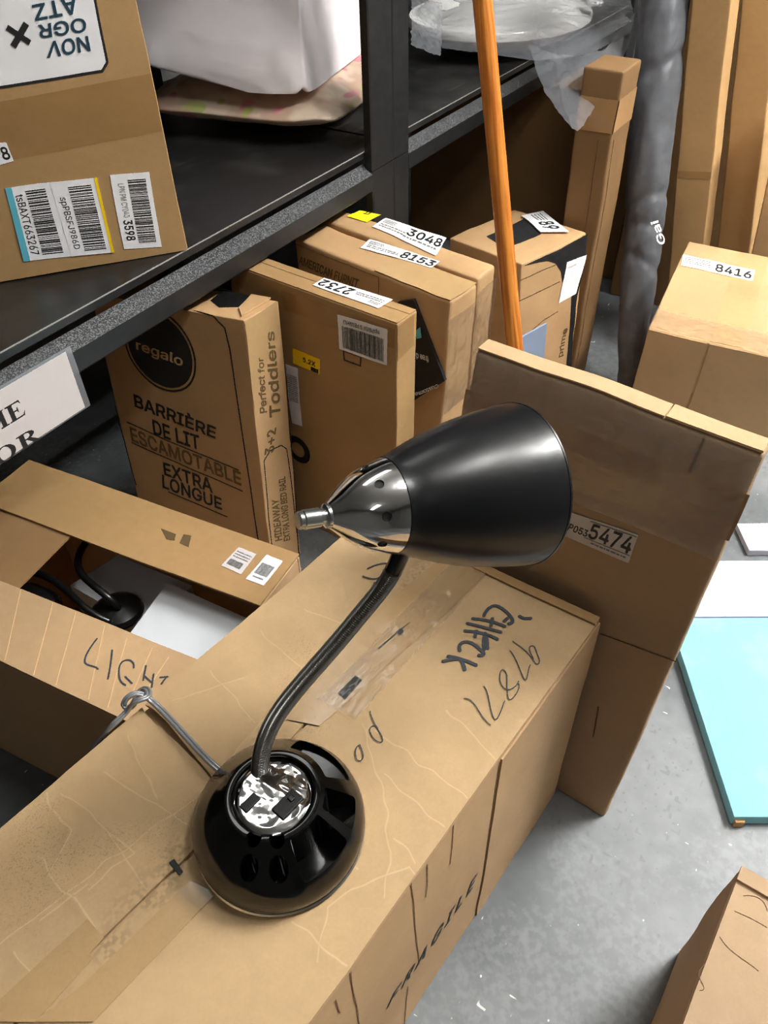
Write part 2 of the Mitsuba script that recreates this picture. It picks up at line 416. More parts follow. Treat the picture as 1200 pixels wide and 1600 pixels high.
# ------------------------------------------------------------------ the black shelving
YS, ZS = 1.116, 0.80
def shelf_unit(key, xa, xb, wa, wb, label):
    D = 0.90
    def deck(z):
        add(key + '__deck', bx(xa + 0.004, xb - 0.004, YS, YS + D, z - 0.018, z, 0.0015), 'deck_black', smooth=30)
        add(key + '__deck_edge', bx(xa + 0.004, xb - 0.004, YS - 0.0012, YS - 0.0002, z - 0.0026, z - 0.0004), 'edge_light')
        for s, y in ((-1, YS), (1, YS + D)):
            # a folded beam: speckled lip under the board, smooth front web, return
            web = [(-0.0232, -0.0535), (-0.0232, -0.0920), (-0.0200, -0.0960), (0.010, -0.0960), (0.010, -0.0930), (-0.0180, -0.0930), (-0.0205, -0.0905), (-0.0205, -0.0535)]
            lip = [(0.008, -0.0335), (-0.0232, -0.0530), (-0.0205, -0.0530), (0.008, -0.0365)]
            for nm, pr, mm in (('beam', web, 'steel_black'), ('beam_lip', lip, 'steel_speckled')):
                P = Polygon([(y - s * a if s > 0 else y + a, z + b) for a, b in pr])
                m = trimesh.creation.extrude_polygon(P, xb - xa - 0.15, engine='earcut')
                v = m.vertices
                add(key + '__' + nm, trimesh.Trimesh(np.c_[v[:, 2] + xa + 0.075, v[:, 0], v[:, 1]], m.faces, process=False), mm)
    deck(ZS); deck(1.62)
    for x, w_ in ((xa, wa), (xb - wb, wb)):
        for y in (YS - 0.024, YS + D - 0.06):
            for z0_, z1_ in ((0.0, 0.7535), (0.7555, 1.9)):
                P = Polygon([(0.003, 0), (w_ - 0.003, 0), (w_, 0.003), (w_, 0.022), (w_ - 0.004, 0.022), (w_ - 0.004, 0.004), (0.004, 0.004), (0.004, 0.022), (0, 0.022), (0, 0.003)])
                m = trimesh.creation.extrude_polygon(P, z1_ - z0_, engine='earcut')
                m.apply_translation([x, y, z0_])
                add(key + '__post', m, 'steel_black')
    for z in (0.2, 1.2):
        for x in (xa + 0.03, xb - 0.05):
            add(key + '__side_brace', bx(x, x + 0.02, YS + 0.07, YS + D - 0.07, z, z + 0.04, 0.002), 'steel_black', smooth=30)
    tag(key, label, 'shelving')
shelf_unit('shelving_unit', -0.06, 1.747, 0.10, 0.099, 'black steel shelving unit on the left holding the bedding bags')
shelf_unit('shelving_unit_001', 1.749, 3.66, 0.075, 0.10, 'black steel shelving unit beyond the double post holding the white tub')

# ------------------------------------------------------------------ the large carton under the lamp
ZB = 0.545
BC = np.array([[-0.30, 0.236, 0], [-0.30, 0.236, ZB - 0.006], [-0.30, 0.675, 0], [-0.30, 0.675, ZB - 0.006],
               [0.770, 0.133, 0], [0.770, 0.133, ZB - 0.006], [0.786, 0.552, 0], [0.786, 0.552, ZB - 0.006]], float)
big = Carton('large_carton', [0.24, 0.4, 0, 0, 0, 0, 1.075, 0.43, ZB - 0.006], 'cardboard', 0.0025, 0.004, 0.03, 1, corners=BC)
tag('large_carton', 'large tan carton under the desk lamp, with CHECK in marker on its top', 'box')
W, Hh = 0.5375, 0.215
def flap_mesh(poly, name, lift=0.0, m='big_top'):
    g = extrude(poly, 0.004, 0.009)
    v = g.vertices.copy()
    loc = big.local('z+', np.c_[v[:, :2], v[:, 2] + 0.002])
    w = big.map(loc)
    top = g.vertices[:, 2] > 0.002
    dz = np.zeros(len(w))
    for (a, b), hgt, wd in CREASES:
        a, b = np.array(a), np.array(b)
        t = np.clip(((w[:, :2] - a) @ (b - a)) / ((b - a) @ (b - a)), 0, 1)
        dist = np.linalg.norm(w[:, :2] - a - t[:, None] * (b - a), axis=1)
        dz += hgt * np.exp(-(dist / wd) ** 2)
    w[:, 2] += dz + lift * smooth_lift(w)
    return add('large_carton__' + name, trimesh.Trimesh(w, g.faces, process=False), m, smooth=35)
def smooth_lift(w): return np.clip(1 - np.linalg.norm(w[:, :2] - np.array([0.303, 0.60]), axis=1) / 0.16, 0, 1)
CR = [([0.0098, 0.524], [0.2424, 0.458]), ([0.2424, 0.458], [0.5246, 0.4434]), ([0.5246, 0.4434], [0.6731, 0.4493]), ([0.0473, 0.5067], [0.106, 0.4898]), ([0.1643, 0.6006], [0.1614, 0.4694]), ([0.1614, 0.4694], [0.1011, 0.4844]), ([0.2099, 0.5755], [0.2182, 0.4357]), ([0.1616, 0.5126], [0.1346, 0.417]), ([0.0943, 0.5638], [0.0766, 0.4471]), ([0.3985, 0.5651], [0.3677, 0.4586]), ([0.3313, 0.5749], [0.4138, 0.5193]), ([0.4918, 0.5537], [0.4693, 0.4488]), ([0.5608, 0.5223], [0.5681, 0.4278]), ([0.1516, 0.6213], [0.1352, 0.5555]), ([0.1352, 0.5555], [0.0875, 0.5333]), ([0.264, 0.5914], [0.2215, 0.4919]), ([0.4436, 0.3346], [0.3668, 0.2559]), ([0.3668, 0.2559], [0.3186, 0.2149]), ([0.3186, 0.2149], [0.2736, 0.1928]), ([0.4444, 0.3149], [0.4202, 0.1691]), ([0.3952, 0.2739], [0.3759, 0.1802]), ([0.2585, 0.2303], [0.3139, 0.1877]), ([0.3139, 0.1877], [0.3105, 0.1729]), ([0.2265, 0.243], [0.2585, 0.2303]), ([0.181, 0.2191], [0.2265, 0.243]), ([0.1971, 0.2653], [0.1904, 0.1925]), ([0.2842, 0.2566], [0.2799, 0.2359]), ([0.5183, 0.2498], [0.4865, 0.1672]), ([0.3346, 0.2177], [0.3209, 0.1833]), ([0.011, 0.5042], [0.0069, 0.4477])]
CREASES = [((a, b), 0.0008, 0.005) for a, b in CR]
segs_ = [(np.array(a), np.array(b)) for a, b in CR]
def bigtop(p, n, uv):
    base = cardboard_fn(lin('b89a73'), 3, 0.12)(p, n, uv)
    d = mi.Float(9.0)
    qx = p.x + 0.008 * (noise(p.x * 45, p.y * 45, 1.0) - 0.5)
    qy = p.y + 0.008 * (noise(p.x * 45, p.y * 45, 9.0) - 0.5)
    for a, b in segs_:
        e = b - a
        t = dr.clip(((qx - a[0]) * e[0] + (qy - a[1]) * e[1]) / float(e @ e), 0, 1)
        d = dr.minimum(d, dr.sqrt(dr.square(qx - a[0] - t * e[0]) + dr.square(qy - a[1] - t * e[1])))
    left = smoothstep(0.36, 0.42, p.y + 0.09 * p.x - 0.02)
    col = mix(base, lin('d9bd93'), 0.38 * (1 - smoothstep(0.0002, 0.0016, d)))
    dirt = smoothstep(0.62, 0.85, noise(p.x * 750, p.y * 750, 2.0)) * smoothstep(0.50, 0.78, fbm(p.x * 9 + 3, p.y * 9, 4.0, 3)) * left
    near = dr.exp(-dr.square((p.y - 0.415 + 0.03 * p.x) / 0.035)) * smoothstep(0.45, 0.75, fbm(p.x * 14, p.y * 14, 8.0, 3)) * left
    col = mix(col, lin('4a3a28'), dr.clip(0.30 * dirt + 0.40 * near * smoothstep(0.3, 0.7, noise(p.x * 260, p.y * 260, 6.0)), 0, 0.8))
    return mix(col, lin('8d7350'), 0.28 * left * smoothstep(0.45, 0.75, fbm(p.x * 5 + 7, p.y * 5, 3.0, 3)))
mat('big_top', mikit.proc(bigtop), 0.7, spec=0.25)
SEAM = [[-0.2668, 0.0202], [-0.0485, 0.0087], [0.1563, 0.0183], [0.2345, 0.0129], [0.3611, 0.0097], [0.5371, -0.003]]
sx = [(-W, SEAM[0][1] - 0.0)] + [tuple(s) for s in SEAM] + [(W, SEAM[-1][1])]
off_ = [(x, y + 0.002) for x, y in sx]
TEAR = [[0.0662, 0.2243], [0.0584, 0.204], [0.0525, 0.1729], [0.0493, 0.1337], [0.0418, 0.0858], [0.0335, 0.0497], [0.0398, 0.0692], [0.0483, 0.1095], [0.0635, 0.1708], [0.0673, 0.2019]]
left_poly = Polygon(off_ + [(W, Hh), (-W, Hh)]).difference(Polygon(TEAR).buffer(0.0005))
right_poly = Polygon([(x, y - 0.002) for x, y in sx] + [(W, -Hh), (-W, -Hh)])
flap_mesh(left_poly, 'top_flap', 0.004)
flap_mesh(right_poly, 'top_flap')
tapes = [[[-0.2665, 0.0512], [-0.1959, 0.0481], [-0.1838, 0.0072], [-0.2562, 0.0047], [-0.2774, 0.0358]], [[-0.0694, -0.0141], [-0.064, -0.048], [-0.2244, -0.0419], [-0.2562, 0.0047], [-0.2099, -0.0049]], [[0.33, 0.0674], [0.5663, 0.047], [0.5628, -0.0285], [0.428, -0.0229], [0.1678, 0.0011], [0.1522, 0.0422]], [[-0.2039, 0.0481], [-0.1612, 0.045], [-0.1652, 0.0146], [-0.2111, 0.0134]]]
for q in tapes:
    big.decal('tape', 'z+', Polygon(q), 'tape', 0.0078, 0.0003, 0.012)
def film_on(car, face, u0, u1, v0, v1, amp, off, name, m, n, seed):
    return crumple(car, face, u0, u1, v0, v1, amp, name, m, n, seed, off)
def bigstroke(name, lines, width, m): big.strokes(name, 'z+', lines, width, m, 0.0076)
bigstroke('handwriting', [[[0.4502, -0.0716], [0.4638, -0.0696], [0.4767, -0.075], [0.4773, -0.0897], [0.4713, -0.1049], [0.4648, -0.1121], [0.4569, -0.1103]], [[0.4364, -0.0612], [0.4461, -0.0841], [0.4498, -0.1081]], [[0.4243, -0.0599], [0.4312, -0.0852], [0.4369, -0.1086]], [[0.4524, -0.0851], [0.4393, -0.0908]], [[0.41, -0.0651], [0.4196, -0.0877], [0.4226, -0.1117]], [[0.4223, -0.0917], [0.4074, -0.0986], [0.3958, -0.1067]], [[0.4192, -0.0789], [0.4089, -0.0831]], [[0.4173, -0.0973], [0.3999, -0.1097]], [[0.3751, -0.079], [0.3862, -0.0733], [0.3937, -0.0782], [0.3953, -0.0901], [0.3924, -0.1017], [0.388, -0.1108], [0.3821, -0.1066]], [[0.3574, -0.0714], [0.3628, -0.0887], [0.3654, -0.1125]], [[0.3463, -0.0708], [0.3591, -0.0832], [0.3628, -0.0887]], [[0.3628, -0.0887], [0.3565, -0.0976], [0.3506, -0.1039]], [[0.4788, -0.116], [0.479, -0.1232], [0.4841, -0.1308]], [[0.4657, -0.1033], [0.4582, -0.1022]]], 0.0025, 'marker')
bigstroke('handwriting', [[[0.431, -0.1322], [0.4278, -0.1482], [0.4203, -0.1681], [0.4136, -0.1811], [0.4191, -0.1818], [0.4308, -0.1714], [0.44, -0.16], [0.4358, -0.1569], [0.4259, -0.1642], [0.4173, -0.1729]], [[0.4135, -0.1379], [0.4061, -0.1501], [0.3879, -0.1715], [0.3808, -0.1816], [0.388, -0.1805], [0.4069, -0.1742]], [[0.3736, -0.1752], [0.3609, -0.1752], [0.3531, -0.1693], [0.355, -0.1606], [0.3671, -0.1495], [0.3782, -0.1466], [0.3772, -0.1526], [0.367, -0.161], [0.3456, -0.1752], [0.3409, -0.181], [0.3492, -0.1835], [0.3701, -0.1773]], [[0.3409, -0.1411], [0.3312, -0.1539], [0.309, -0.1736], [0.3037, -0.182], [0.3179, -0.1814], [0.3353, -0.1769]], [[0.3094, -0.1299], [0.3111, -0.1409], [0.3024, -0.1584], [0.2925, -0.1815]]], 0.0006, 'marker')
bigstroke('handwriting', [[[0.2232, -0.038], [0.2144, -0.0491], [0.2065, -0.0635], [0.1994, -0.0763], [0.1941, -0.0798], [0.1914, -0.0736], [0.1954, -0.061], [0.202, -0.0545], [0.2076, -0.0557], [0.2076, -0.0627]], [[0.1747, -0.0593], [0.1676, -0.0588], [0.1594, -0.0645], [0.155, -0.0721], [0.1589, -0.0749], [0.1681, -0.0685], [0.1747, -0.0593]]], 0.0006, 'marker')
bigstroke('handwriting', [[[0.4336, 0.1323], [0.4565, 0.1186], [0.4608, 0.1067]], [[0.4164, 0.1274], [0.4252, 0.1067], [0.4395, 0.1054]], [[0.4148, 0.1048], [0.4262, 0.0951], [0.4405, 0.0912]], [[0.4451, 0.1097], [0.429, 0.091]]], 0.0012, 'marker')
for q in [[[0.2221, 0.0161], [0.2593, 0.0152], [0.2573, 0.0024], [0.2188, 0.0001]], [[0.3525, 0.016], [0.3625, 0.0142], [0.3606, 0.006], [0.3497, 0.007]], [[-0.0675, 0.0205], [-0.0611, 0.0191], [-0.0661, -0.0005], [-0.0716, -0.0003]], [[0.3139, 0.0198], [0.3782, 0.0108], [0.3777, 0.0093], [0.3131, 0.0169]]]:
    big.decal('print', 'z+', Polygon(q), 'ink', 0.0079, 0.0003)
big.text('lettering', 'y-', [('F R A G I L E', [[0.0295, -0.024], [0.2384, -0.0407], [0.2261, -0.08], [0.0099, -0.0502]])], 'ink', 0.0008)
for l in [[[0.2612, 0.26], [0.2595, -0.2707]], [[-0.0431, 0.2649], [-0.0409, 0.0479]], [[0.0661, 0.275], [0.0871, -0.0639]], [[0.1536, 0.265], [0.1523, 0.1558]], [[-0.0686, 0.2419], [-0.0664, 0.1869]], [[0.0589, -0.0872], [0.0515, -0.2661]], [[0.0991, 0.2597], [0.0975, 0.166]]]:
    big.decal('crease', 'y-', LineString(l).buffer(0.0006), 'crease_side', 0.0005, 0.0004)
big.decal('side_panel', 'y-', Polygon([[0.2646, 0.2617], [0.5393, 0.2684], [0.6423, -0.2915], [0.26, -0.3348]]), 'cardboard', 0.0, 0.0025)
EDGEX = [[0.5474, -0.0263], [0.5452, -0.2119]]
big.decal('edge_fold', 'z+', Polygon([(W + 0.002, -Hh), (W + 0.002, Hh), (W - 0.014, Hh), (W - 0.014, -Hh)]), 'cardboard_brown', 0.0085, 0.002)

# ------------------------------------------------------------------ the desk lamp
LC = np.array([0.272, 0.341, ZB + 0.0035])
lamp = tag('desk_lamp', 'black gooseneck desk lamp with chrome shade cap standing on the large carton', 'lamp')
prof = [(0, 0.004), (0.0975, 0.004), (0.1005, 0.010), (0.1008, 0.021), (0.0985, 0.032), (0.092, 0.044), (0.080, 0.059), (0.066, 0.073), (0.058, 0.0805), (0.054, 0.0840), (0.050, 0.0848), (0.0465, 0.0838), (0.0465, 0.075), (0, 0.075)]
base = manifold3d.Manifold.revolve(manifold3d.CrossSection([np.array(prof)]), 128)
def prism(pts, z0_, z1_):
    P = Polygon(pts).buffer(-0.003).buffer(0.003)
    if not P.exterior.is_ccw: P = P.reverse()
    c = manifold3d.CrossSection([np.array(P.exterior.coords)[:-1][::1 if P.exterior.is_ccw else -1]])
    return c.extrude(z1_ - z0_).translate([0, 0, z0_])
def sector(a0, a1, r0, r1, n=14):
    a = np.linspace(a0, a1, n)
    return [(r1 * math.cos(t), r1 * math.sin(t)) for t in a] + [(r0 * math.cos(t), r0 * math.sin(t)) for t in a[::-1]]
for a0, a1, r0, r1, zf in ((-2.15, -1.42, 0.056, 0.091, 0.020), (-1.28, -0.85, 0.058, 0.091, 0.026), (-0.62, 0.35, 0.062, 0.091, 0.034)):
    base = base - prism(sector(a0, a1, r0, r1), zf, 0.1)
HOLES = [((-0.05, -0.014), 0.008), ((-0.038, -0.036), 0.008), ((-0.0723, -0.0218), 0.0105), ((-0.0566, -0.0497), 0.0105)]
for (hx, hy), r in HOLES:
    base = base - manifold3d.Manifold.cylinder(0.1, r, r, 32).translate([hx, hy, 0.018])
base = base.translate(LC.tolist())
add('desk_lamp__base', base, 'lamp_gloss_black', smooth=28)
add('desk_lamp__base_ring', lathe([(0.09, 0.0005), (0.0995, 0.0005), (0.1012, 0.0022), (0.0995, 0.0045), (0.09, 0.0045), (0.09, 0.0005)], 96, frame_to(LC, [0, 0, 1])), 'satin_steel', smooth=30)
labels['desk_lamp__base_ring'] = {'label': 'thin silver ring under the black base'}
plate_z = LC[2] + 0.0755
gp = lathe([(0, 0), (0.0460, 0), (0.0460, 0.003), (0.0435, 0.0050), (0.040, 0.0058)] + [(q, 0.0062) for q in np.linspace(0.038, 0.001, 22)] + [(0, 0.0062)], 96, frame_to([LC[0], LC[1], plate_z], [0, 0, 1]))
up_ = gp.vertices[:, 2] > plate_z + 0.0055
gp.vertices[:, 2] += up_ * 0.0022 * (meshkit.fbm(gp.vertices * [90, 60, 0] + [3, 5, 1], 2, seed=4) - 0.5)
add('desk_lamp__plate', gp, 'chrome', smooth=40)
labels['desk_lamp__plate'] = {'label': 'chrome plate with outlets'}
def on_plate(dx, dy, w, h, ang, name, parent, m, z, t, r=0.0015):
    g = box_grid([w, h, t], r, 0.02)
    g.apply_transform(trimesh.transformations.rotation_matrix(ang, [0, 0, 1]))
    g.apply_translation([LC[0] + dx, LC[1] + dy, z])
    add(parent + '__' + name, g, m, smooth=30)
SOCK = [[-0.0004, -0.0214], [-0.0207, 0.0158], [0.0333, -0.0003]]
pz = plate_z + 0.0068
on_plate(SOCK[0][0], SOCK[0][1], 0.032, 0.019, -0.15, 'outlet', 'desk_lamp__plate', 'socket_black', pz, 0.004)
on_plate(SOCK[0][0] + 0.007, SOCK[0][1], 0.007, 0.007, -0.15, 'switch', 'desk_lamp__plate', 'lamp_black', pz + 0.0025, 0.003)
on_plate(SOCK[1][0], SOCK[1][1], 0.022, 0.012, -0.15, 'outlet', 'desk_lamp__plate', 'socket_black', pz - 0.0008, 0.004)
NECK = [[0.2793, 0.3702, 0.5936], [0.2848, 0.3726, 0.6174], [0.294, 0.3732, 0.6464], [0.3099, 0.3685, 0.6855], [0.3308, 0.3559, 0.723], [0.3555, 0.3389, 0.7583], [0.3857, 0.3165, 0.8011], [0.4118, 0.2965, 0.8418], [0.4293, 0.282, 0.8736], [0.4376, 0.274, 0.9011], [0.4456, 0.2715, 0.9213]]
pth = spline(NECK, 1200)
s_ = np.linspace(0, 1, 1200)
Ln = np.linalg.norm(np.diff(pth, axis=0), axis=1).sum()
ridge = 0.0008 * np.sin(s_ * Ln / 0.0027 * 2 * np.pi)
ri = 0.0098 - 0.0016 * s_
i0 = int(1200 * 0.045); i1 = int(1200 * 0.905)
add('desk_lamp__gooseneck', tube(pth[i0:i1], (ri + ridge)[i0:i1], 18), 'dark_chrome', smooth=True)
labels['desk_lamp__gooseneck'] = {'label': 'ribbed dark chrome gooseneck'}
add('desk_lamp__neck_sleeve', tube(pth[i1 - 4:], np.full(1200 - i1 + 4, 0.0088), 24), 'lamp_gloss_black', smooth=40)
labels['desk_lamp__neck_sleeve'] = {'label': 'smooth black sleeve under the shade'}
add('desk_lamp__neck_collar', lathe([(0.0, -0.006), (0.0145, -0.006), (0.0145, 0.004), (0.0125, 0.008), (0.0118, 0.016), (0.0098, 0.017), (0.0, 0.017)], 32, frame_to(pth[0], pth[12] - pth[0])), 'chrome', smooth=30)
N = np.array([0.3908, 0.3185, 0.9762])
Mo = np.array([0.5659, 0.2135, 0.9284])
AX = Mo - N; LS = np.linalg.norm(AX); AX /= LS
FS = frame_to(N, AX)
rp = np.array([(0, .0118), (.035, .0180), (.08, .0262), (.13, .0335), (.18, .0385), (.25, .0436), (.32, .0472), (.40, .0540), (.48, .0602), (.56, .0658), (.64, .0707), (.72, .0745), (.8, .0777), (.88, .0803), (.95, .0822), (1.0, .0832)])
fine = np.linspace(0, 1, 60)
from scipy.interpolate import PchipInterpolator
rr_ = PchipInterpolator(rp[:, 0], rp[:, 1])
cut = 0.285
outer = [(float(rr_(f)), f * LS) for f in fine if f >= cut + 0.004]
outer = [(float(rr_(cut)) - 0.0012, cut * LS), (float(rr_(cut)) + 0.0004, cut * LS + 0.0008)] + outer
rim = [(0.0838, LS), (0.0838, LS + 0.002), (0.0818, LS + 0.002)]
inner = [(r - 0.002, h) for r, h in outer[::-1][:-1]]
add('desk_lamp__shade', lathe(outer + rim + inner, 96, FS), 'shade_black', smooth=35)
labels['desk_lamp__shade'] = {'label': 'smooth satin black cone shade'}
capo = [(float(rr_(f)), f * LS) for f in fine if f <= cut]
capp = capo + [(float(rr_(cut)), cut * LS), (float(rr_(cut)) - 0.0015, cut * LS), (0.0, cut * LS)]
capm = trimesh.Trimesh(*(lambda m: (m.vertices, m.faces))(lathe([(0, 0)] + capp, 96)), process=True)
capM = manifold3d.Manifold(manifold3d.Mesh(np.array(capm.vertices, np.float32), np.array(capm.faces, np.uint32)))
if capM.volume() < 0 or capM.status() != manifold3d.Error.NoError:
    capm.invert(); capM = manifold3d.Manifold(manifold3d.Mesh(np.array(capm.vertices, np.float32), np.array(capm.faces, np.uint32)))
vents = []
for k in range(8):
    th = 0.3 + k * math.pi / 4
    f = 0.185
    r = float(rr_(f)); sl = (float(rr_(f + .01)) - float(rr_(f - .01))) / (0.02 * LS)
    c = np.array([r * math.cos(th), r * math.sin(th), f * LS])
    nrm = np.array([math.cos(th), math.sin(th), -sl]); nrm /= np.linalg.norm(nrm)
    Fh = frame_to(c, nrm)
    cyl = manifold3d.Manifold.cylinder(0.008, 0.0045, 0.0045, 24).translate([0, 0, -0.004]).transform(Fh[:3].tolist())
    capM = capM - cyl
    vents.append((c - nrm * 0.0025, nrm))
capM = capM.transform(FS[:3].tolist())
add('desk_lamp__shade_cap', capM, 'chrome', smooth=32)
labels['desk_lamp__shade_cap'] = {'label': 'polished chrome cap with round vent holes'}
for c, nrm in vents:
    g = lathe([(0, 0), (0.0043, 0), (0.0043, 0.0006), (0, 0.0006)], 20, FS @ frame_to(c, nrm))
    add('desk_lamp__shade_cap__vent', g, 'socket_black')
add('desk_lamp__knob', lathe([(0, -0.030), (0.0072, -0.030), (0.0082, -0.0285), (0.0082, -0.025), (0.0090, -0.024), (0.0090, -0.009), (0.0078, -0.008), (0.0078, -0.005), (0.0112, -0.003), (0.0118, 0.0), (0.0112, 0.003), (0, 0.003)], 40, FS), 'satin_steel', smooth=30)
labels['desk_lamp__knob'] = {'label': 'brushed silver knob at the tip of the shade'}
# bulb socket inside the shade, out of sight from above
add('desk_lamp__bulb_socket', lathe([(0, 0.01), (0.016, 0.01), (0.018, 0.02), (0.018, 0.055), (0.014, 0.06), (0, 0.06)], 32, FS @ frame_to([0, 0, cut * LS - 0.008], [0, 0, 1])), 'white_plastic', smooth=30)
CORD = [[0.2865, 0.4315, 0.556], [0.2872, 0.4547, 0.558], [0.2965, 0.5043, 0.558], [0.3091, 0.5594, 0.558], [0.314, 0.5936, 0.562], [0.3092, 0.6081, 0.572], [0.2972, 0.6163, 0.572], [0.2883, 0.6166, 0.562], [0.2925, 0.6134, 0.556], [0.3071, 0.6163, 0.556], [0.3198, 0.6165, 0.561], [0.3196, 0.6013, 0.57], [0.3085, 0.5915, 0.577], [0.2971, 0.5989, 0.577], [0.2857, 0.6072, 0.564], [0.2651, 0.6122, 0.557], [0.2475, 0.6259, 0.535], [0.2373, 0.6622, 0.47], [0.2203, 0.7065, 0.36], [0.187, 0.7064, 0.2]]
cp = spline(CORD, 260)
tt = np.gradient(cp, axis=0); sd = np.cross(tt, [0.2, 0.1, 1.0]); sd /= np.linalg.norm(sd, axis=1, keepdims=True)
add('desk_lamp__cord', trimesh.util.concatenate([tube(cp + sd * 0.0021, 0.0026, 10), tube(cp - sd * 0.0021, 0.0026, 10)]), 'cord', smooth=True)
labels['desk_lamp__cord'] = {'label': 'clear silver twin cord tied in a knot'}

# ------------------------------------------------------------------ the open carton of lamps
LB = [0.4873, 0.975, 0, 0.1117, 0, 0, 0.4092, 0.66, 0.43]
opn = Carton('open_carton', LB, 'cardboard', 0.0015, body=False, seed=4)
tag('open_carton', 'open carton with LIGHT in marker on its flap, behind the large carton', 'box')
def opn_box(name, lo, hi, m='cardboard', r=0.0015, step=0.04):
    g = box_grid(np.array(hi) - lo, r, step)
    g.apply_translation((np.array(lo) + hi) / 2)
    return add('open_carton__' + name, trimesh.Trimesh(opn.map(g.vertices), g.faces, process=False), m, smooth=35)
lx, ly, lz = 0.4092 / 2, 0.33, 0.215
opn_box('side', (-lx, -ly, -lz), (-lx + 0.005, ly, lz - 0.004))
opn_box('side', (lx - 0.005, -ly, -lz), (lx, ly, lz - 0.004))
opn_box('side', (-lx + 0.006, -ly, -lz), (lx - 0.006, -ly + 0.005, lz - 0.004))
opn_box('side', (-lx + 0.006, ly - 0.005, -lz), (lx - 0.006, ly, lz - 0.004))
opn_box('bottom', (-lx, -ly, -lz), (lx, ly, -lz + 0.005), 'cardboard_inside')
FL = [[-0.0758, 0.1269], [-0.0666, -0.2864], [0.0659, -0.0423], [0.0714, -0.3229], [-0.0633, 0.0853], [0.0519, 0.0914]]
nf = opn.decal('flap', 'z+', Polygon([(-lx, -ly), (-lx, ly), (FL[0][0], ly), tuple(FL[0]), tuple(FL[1]), (FL[1][0], -ly)]), 'cardboard', 0.0, 0.004, 0.03)
opn.decal('flap', 'z+', Polygon([(lx, -ly), (lx, ly), (FL[2][0], ly), tuple(FL[2]), tuple(FL[3]), (FL[3][0], -ly)]), 'cardboard_brown', 0.0, 0.004, 0.03)
opn.decal('flap', 'z+', Polygon([(-lx + 0.006, ly), (lx - 0.006, ly), (lx - 0.006, FL[5][1]), tuple(FL[5]), tuple(FL[4]), (-lx + 0.006, FL[4][1])]), 'cardboard_inside', -0.005, 0.004, 0.03)
opn.strokes('handwriting', 'z+', [[[-0.1038, -0.1236], [-0.129, -0.128], [-0.1489, -0.139], [-0.1498, -0.1519], [-0.1498, -0.1665]], [[-0.1115, -0.1627], [-0.1333, -0.1786], [-0.1572, -0.1938]], [[-0.1234, -0.2174], [-0.1148, -0.2065], [-0.1163, -0.1973], [-0.1238, -0.193], [-0.1383, -0.1999], [-0.1509, -0.213], [-0.155, -0.2267]], [[-0.1427, -0.2165], [-0.1479, -0.2336]], [[-0.1121, -0.2329], [-0.1354, -0.2463]], [[-0.1197, -0.2543], [-0.1403, -0.2667]], [[-0.1282, -0.2419], [-0.1342, -0.2631]], [[-0.1203, -0.2674], [-0.1141, -0.2777]], [[-0.115, -0.2759], [-0.1291, -0.2767]]], 0.0014, 'marker', 0.0046)
for l in [[[-0.0769, 0.0717], [-0.2014, -0.0173]], [[-0.0754, -0.0015], [-0.2029, -0.0813]], [[-0.0754, -0.0522], [-0.2015, -0.127]], [[-0.0762, -0.1163], [-0.2, -0.191]], [[-0.0815, -0.1685], [-0.199, -0.2282]], [[-0.0793, -0.2198], [-0.1837, -0.2529]], [[-0.0837, -0.2557], [-0.1594, -0.2643]]]:
    opn.decal('crease', 'z+', LineString(l).buffer(0.0008), 'crease', 0.0043, 0.0004)
opn.sticker('z+', [[0.1729, -0.2211], [0.1711, -0.2602], [0.1168, -0.2626], [0.12, -0.2176]], [('lines', .1, .15, .9, .5, 3, 5, 'ink_grey'), ('bars', .12, .58, .8, .85, 8, 'ink_grey')], 'paper_grey', off=0.0048)
opn.sticker('z+', [[0.1776, -0.2782], [0.1761, -0.3133], [0.1117, -0.313], [0.1112, -0.2758]], [('bars', .12, .3, .85, .72, 9, 'ink_grey'), ('lines', .2, .78, .8, .9, 1, 6, 'ink_grey')], off=0.0048)
opn.decal('print', 'z+', unary_union([Polygon(q) for q in [[[0.152, -0.0575], [0.1511, -0.0928], [0.1362, -0.101], [0.1329, -0.0857]], [[0.1571, -0.1061], [0.1604, -0.1215], [0.1336, -0.1353], [0.1348, -0.1139]]]]), 'dark_tan_ink', 0.0045, 0.0003)

def slab_px(name, top, thick, m, label=None, cat=None, key=None, warp=0.0):
    """A slab with the given top corners (world)."""
    t = np.array(top, float)
    n = np.cross(t[1] - t[0], t[3] - t[0]); n /= np.linalg.norm(n)
    if n @ (CAM - t.mean(0)) < 0: n = -n
    c = t.mean(0)
    v = np.vstack([t, t - n * thick])
    f = np.array([[0, 1, 2], [0, 2, 3], [4, 6, 5], [4, 7, 6]] + sum([[[i, i + 4, (i + 1) % 4], [(i + 1) % 4, i + 4, (i + 1) % 4 + 4]] for i in range(4)], []))
    m_ = trimesh.Trimesh(v, f, process=False); m_.fix_normals()
    key = add(name, m_, m)
    if label: tag(key, label, cat)
    return key
slab_px('foam_block', [[0.5848, 0.8797, 0.37], [0.5971, 0.6911, 0.37], [0.4826, 0.6878, 0.37], [0.4477, 0.8493, 0.37]], 0.11, 'foam', 'white foam packing block nearest in the open carton', 'packing foam')
slab_px('foam_block', [[0.6254, 1.0794, 0.3], [0.6429, 0.89, 0.3], [0.5176, 0.8804, 0.3], [0.5159, 1.1004, 0.3]], 0.08, 'foam', 'flat white foam sheet deep in the open carton behind the black lamp', 'packing foam')
C2 = np.array([0.5096, 0.9542, 0.309])
add('desk_lamp_001__base', lathe([(0, 0), (0.048, 0), (0.05, 0.006), (0.046, 0.016), (0.03, 0.026), (0.012, 0.03), (0, 0.031)], 40, frame_to(C2, [0.1, 0.05, 1])), 'lamp_black', smooth=35)
